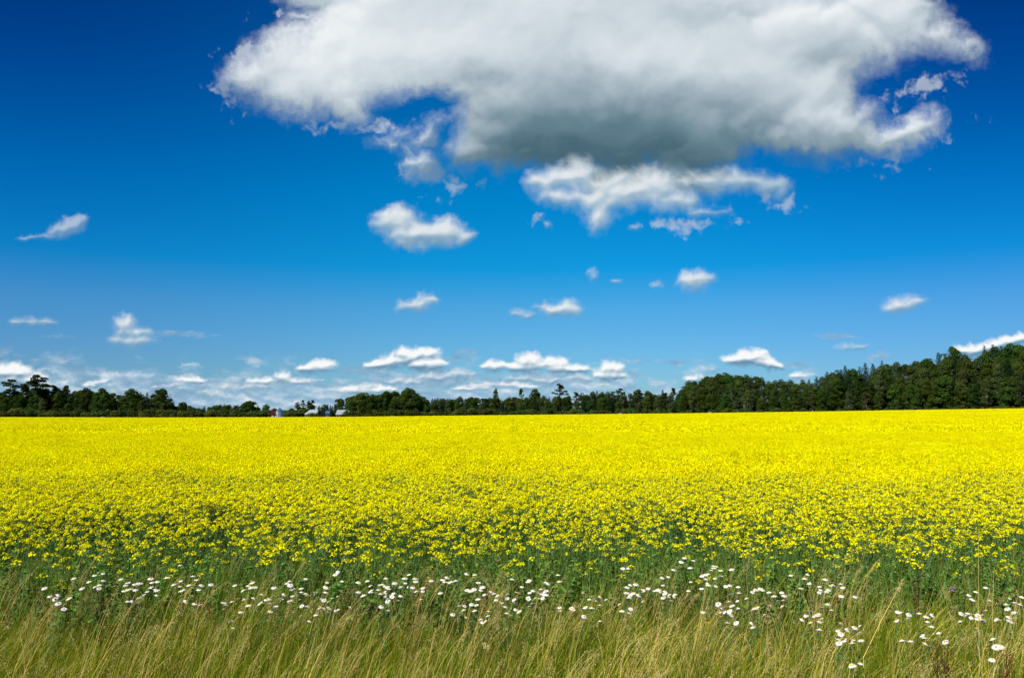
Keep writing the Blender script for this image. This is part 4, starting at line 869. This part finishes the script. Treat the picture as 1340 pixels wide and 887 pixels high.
# single plants one notices
def at_top(px, py, h): u, v = ray(px, py); d = (h - CAMZ) / v; return u * d, d
def root(name, px, py, h, label, cat): x, d = at_top(px, py, h); o = bpy.data.objects.new(name, None); C.objects.link(o); o.location = (x, d, gz(x, d)); return tag(o, label, cat)
def dock(px, py, h, mat, label, w=.03):
    rng = np.random.RandomState(int(px)); o = root('dock_plant', px, py, h, label, 'dock'); st = Geo(); sd_ = Geo(); tube(st, [(0, 0, -.02), (.01, 0, h * .6), (.02, 0, h)], [.005, .004, .002], 4)
    for b in range(5):
        z = h * rng.uniform(.5, .75); a = rng.uniform(0, 6.28); e = np.array([math.cos(a) * .05, math.sin(a) * .05, z + .15]); tube(st, [(0, 0, z), e], [.002, .001], 3)
        f = rng.rand(40)[:, None]; cards(sd_, np.array([0, 0, z]) * (1 - f) + e * f + rng.normal(size=(40, 3)) * .007, .011, rng, tone=rng.uniform(.6, 1.3, 40))
    f = rng.rand(130); cards(sd_, np.stack([.02 * f, 0 * f, h * (.55 + .45 * f)], 1) + rng.normal(size=(130, 3)) * w * .45, .012, rng, tone=rng.uniform(.6, 1.3, 130))
    obj('stem', st.build('stem', MT[mat]), o); obj('seed_head', sd_.build('seed_head', MT[mat]), o)
dock(135, 745, .86, 'dock', 'dark brown dried dock stalk standing among the daisies at the left'); dock(1222, 838, .68, 'rust', 'rusty brown dock seed head low in the grass at the right', .06)
dock(1236, 843, .66, 'rust', 'second rusty dock just right of the first one in the grass', .05); dock(1313, 852, .64, 'rust', 'rusty dock in the lower right corner of the grass', .05); dock(1198, 742, .84, 'dock', 'dark dried stalk in front of the crop at the right')
def single(px, py, h, mat, label, name, cat, n=26, ln=.08, w=.02, hs=.012):
    rng = np.random.RandomState(int(px * 3)); o = root(name, px, py, h, label, cat); st = Geo(); fl = Geo(); tube(st, [(0, 0, -.02), (.01, 0, h * .6), (.02, 0, h)], [.003, .0025, .0018], 4)
    for q in range(7): leaf(st, (0, 0, h * rng.uniform(.2, .8)), rng.uniform(0, 6.28), .09, .02, rng, .4, lobed=False)
    f = rng.rand(n); cards(fl, np.stack([.02 + 0 * f, 0 * f, h - ln + ln * f], 1) + rng.normal(size=(n, 3)) * w * .45, hs, rng, tone=rng.uniform(.75, 1.2, n))
    obj('stem', st.build('stem', MT['rstem']), o); obj('flower_head', fl.build('flower_head', MT[mat]), o)
single(1244, 768, .78, 'thistle', 'single purple thistle flower in the weeds at the right', 'thistle', 'thistle', 40, .02, .02, .012)
single(988, 786, .66, 'gold', 'small yellow spike among the daisies right of the middle', 'yellow_wildflower', 'wildflower', 50, .05, .014)
single(921, 803, .62, 'gold', 'upright golden yellow flower spike in the grass below the daisies', 'yellow_wildflower', 'wildflower', 120, .16, .03); single(80, 762, .72, 'petal', 'small yellow flower cluster beside the daisies at the far left', 'yellow_wildflower', 'wildflower', 50, .06, .05)
def stalk(pts, mat, label, w=.0035, head=False):
    """pts: list of (px, py, height) along a leaning grass stem"""
    P3 = []; x0, d0 = at_top(*pts[0])
    for px, py, h in pts: u, v = ray(px, py); P3.append((u * d0, d0, CAMZ + v * d0))
    z = gz(x0, d0); b = (P3[0][0], d0, z); o = bpy.data.objects.new('grass_stalk', None); C.objects.link(o); o.location = b; tag(o, label, 'grass stalk')
    loc = [(p[0] - b[0], 0.03 * k, p[2] - b[2]) for k, p in enumerate(P3)]; g = Geo(); tube(g, [(loc[0][0] * .9, 0, -.02)] + loc, np.linspace(w, w * .4, len(loc) + 1), 4); obj('stem', g.build('stem', MT[mat]), o)
    if head:
        rng = np.random.RandomState(int(pts[0][0])); g = Geo(); a, c = np.array(loc[-2]), np.array(loc[-1]); f = rng.rand(90)[:, None]
        cards(g, a * (1 - f) + c * f + rng.normal(size=(90, 3)) * .010, .016, rng, asp=.4, tone=rng.uniform(.7, 1.2, 90)); obj('seed_head', g.build('seed_head', MT['seed']), o)
stalk([(1130, 860, .45), (1155, 815, .6), (1178, 778, .7), (1190, 762, .8)], 'straw', 'thick straw coloured grass stalk with a seed head leaning right', .004, True)
stalk([(1212, 830, .5), (1245, 790, .6), (1280, 745, .8)], 'olive', 'long olive stem leaning far to the right above the weeds', .0035)
stalk([(1300, 850, .5), (1302, 800, .6), (1308, 745, .8)], 'straw', 'thin pale upright stalk right of the leaning olive stem', .0028)
stalk([(980, 800, .5), (978, 755, .6), (986, 712, .8)], 'straw', 'straw stalk with a slim seed head reaching into the crop', .003, True)
stalk([(655, 860, .4), (640, 850, .5), (632, 846, .6)], 'rust', 'short brown bent grass head near the bottom middle', .004, True)
stalk([(1282, 880, .35), (1284, 800, .6), (1287, 700, .8)], 'straw', 'tall straight pale stem near the right edge of the verge', .0026)
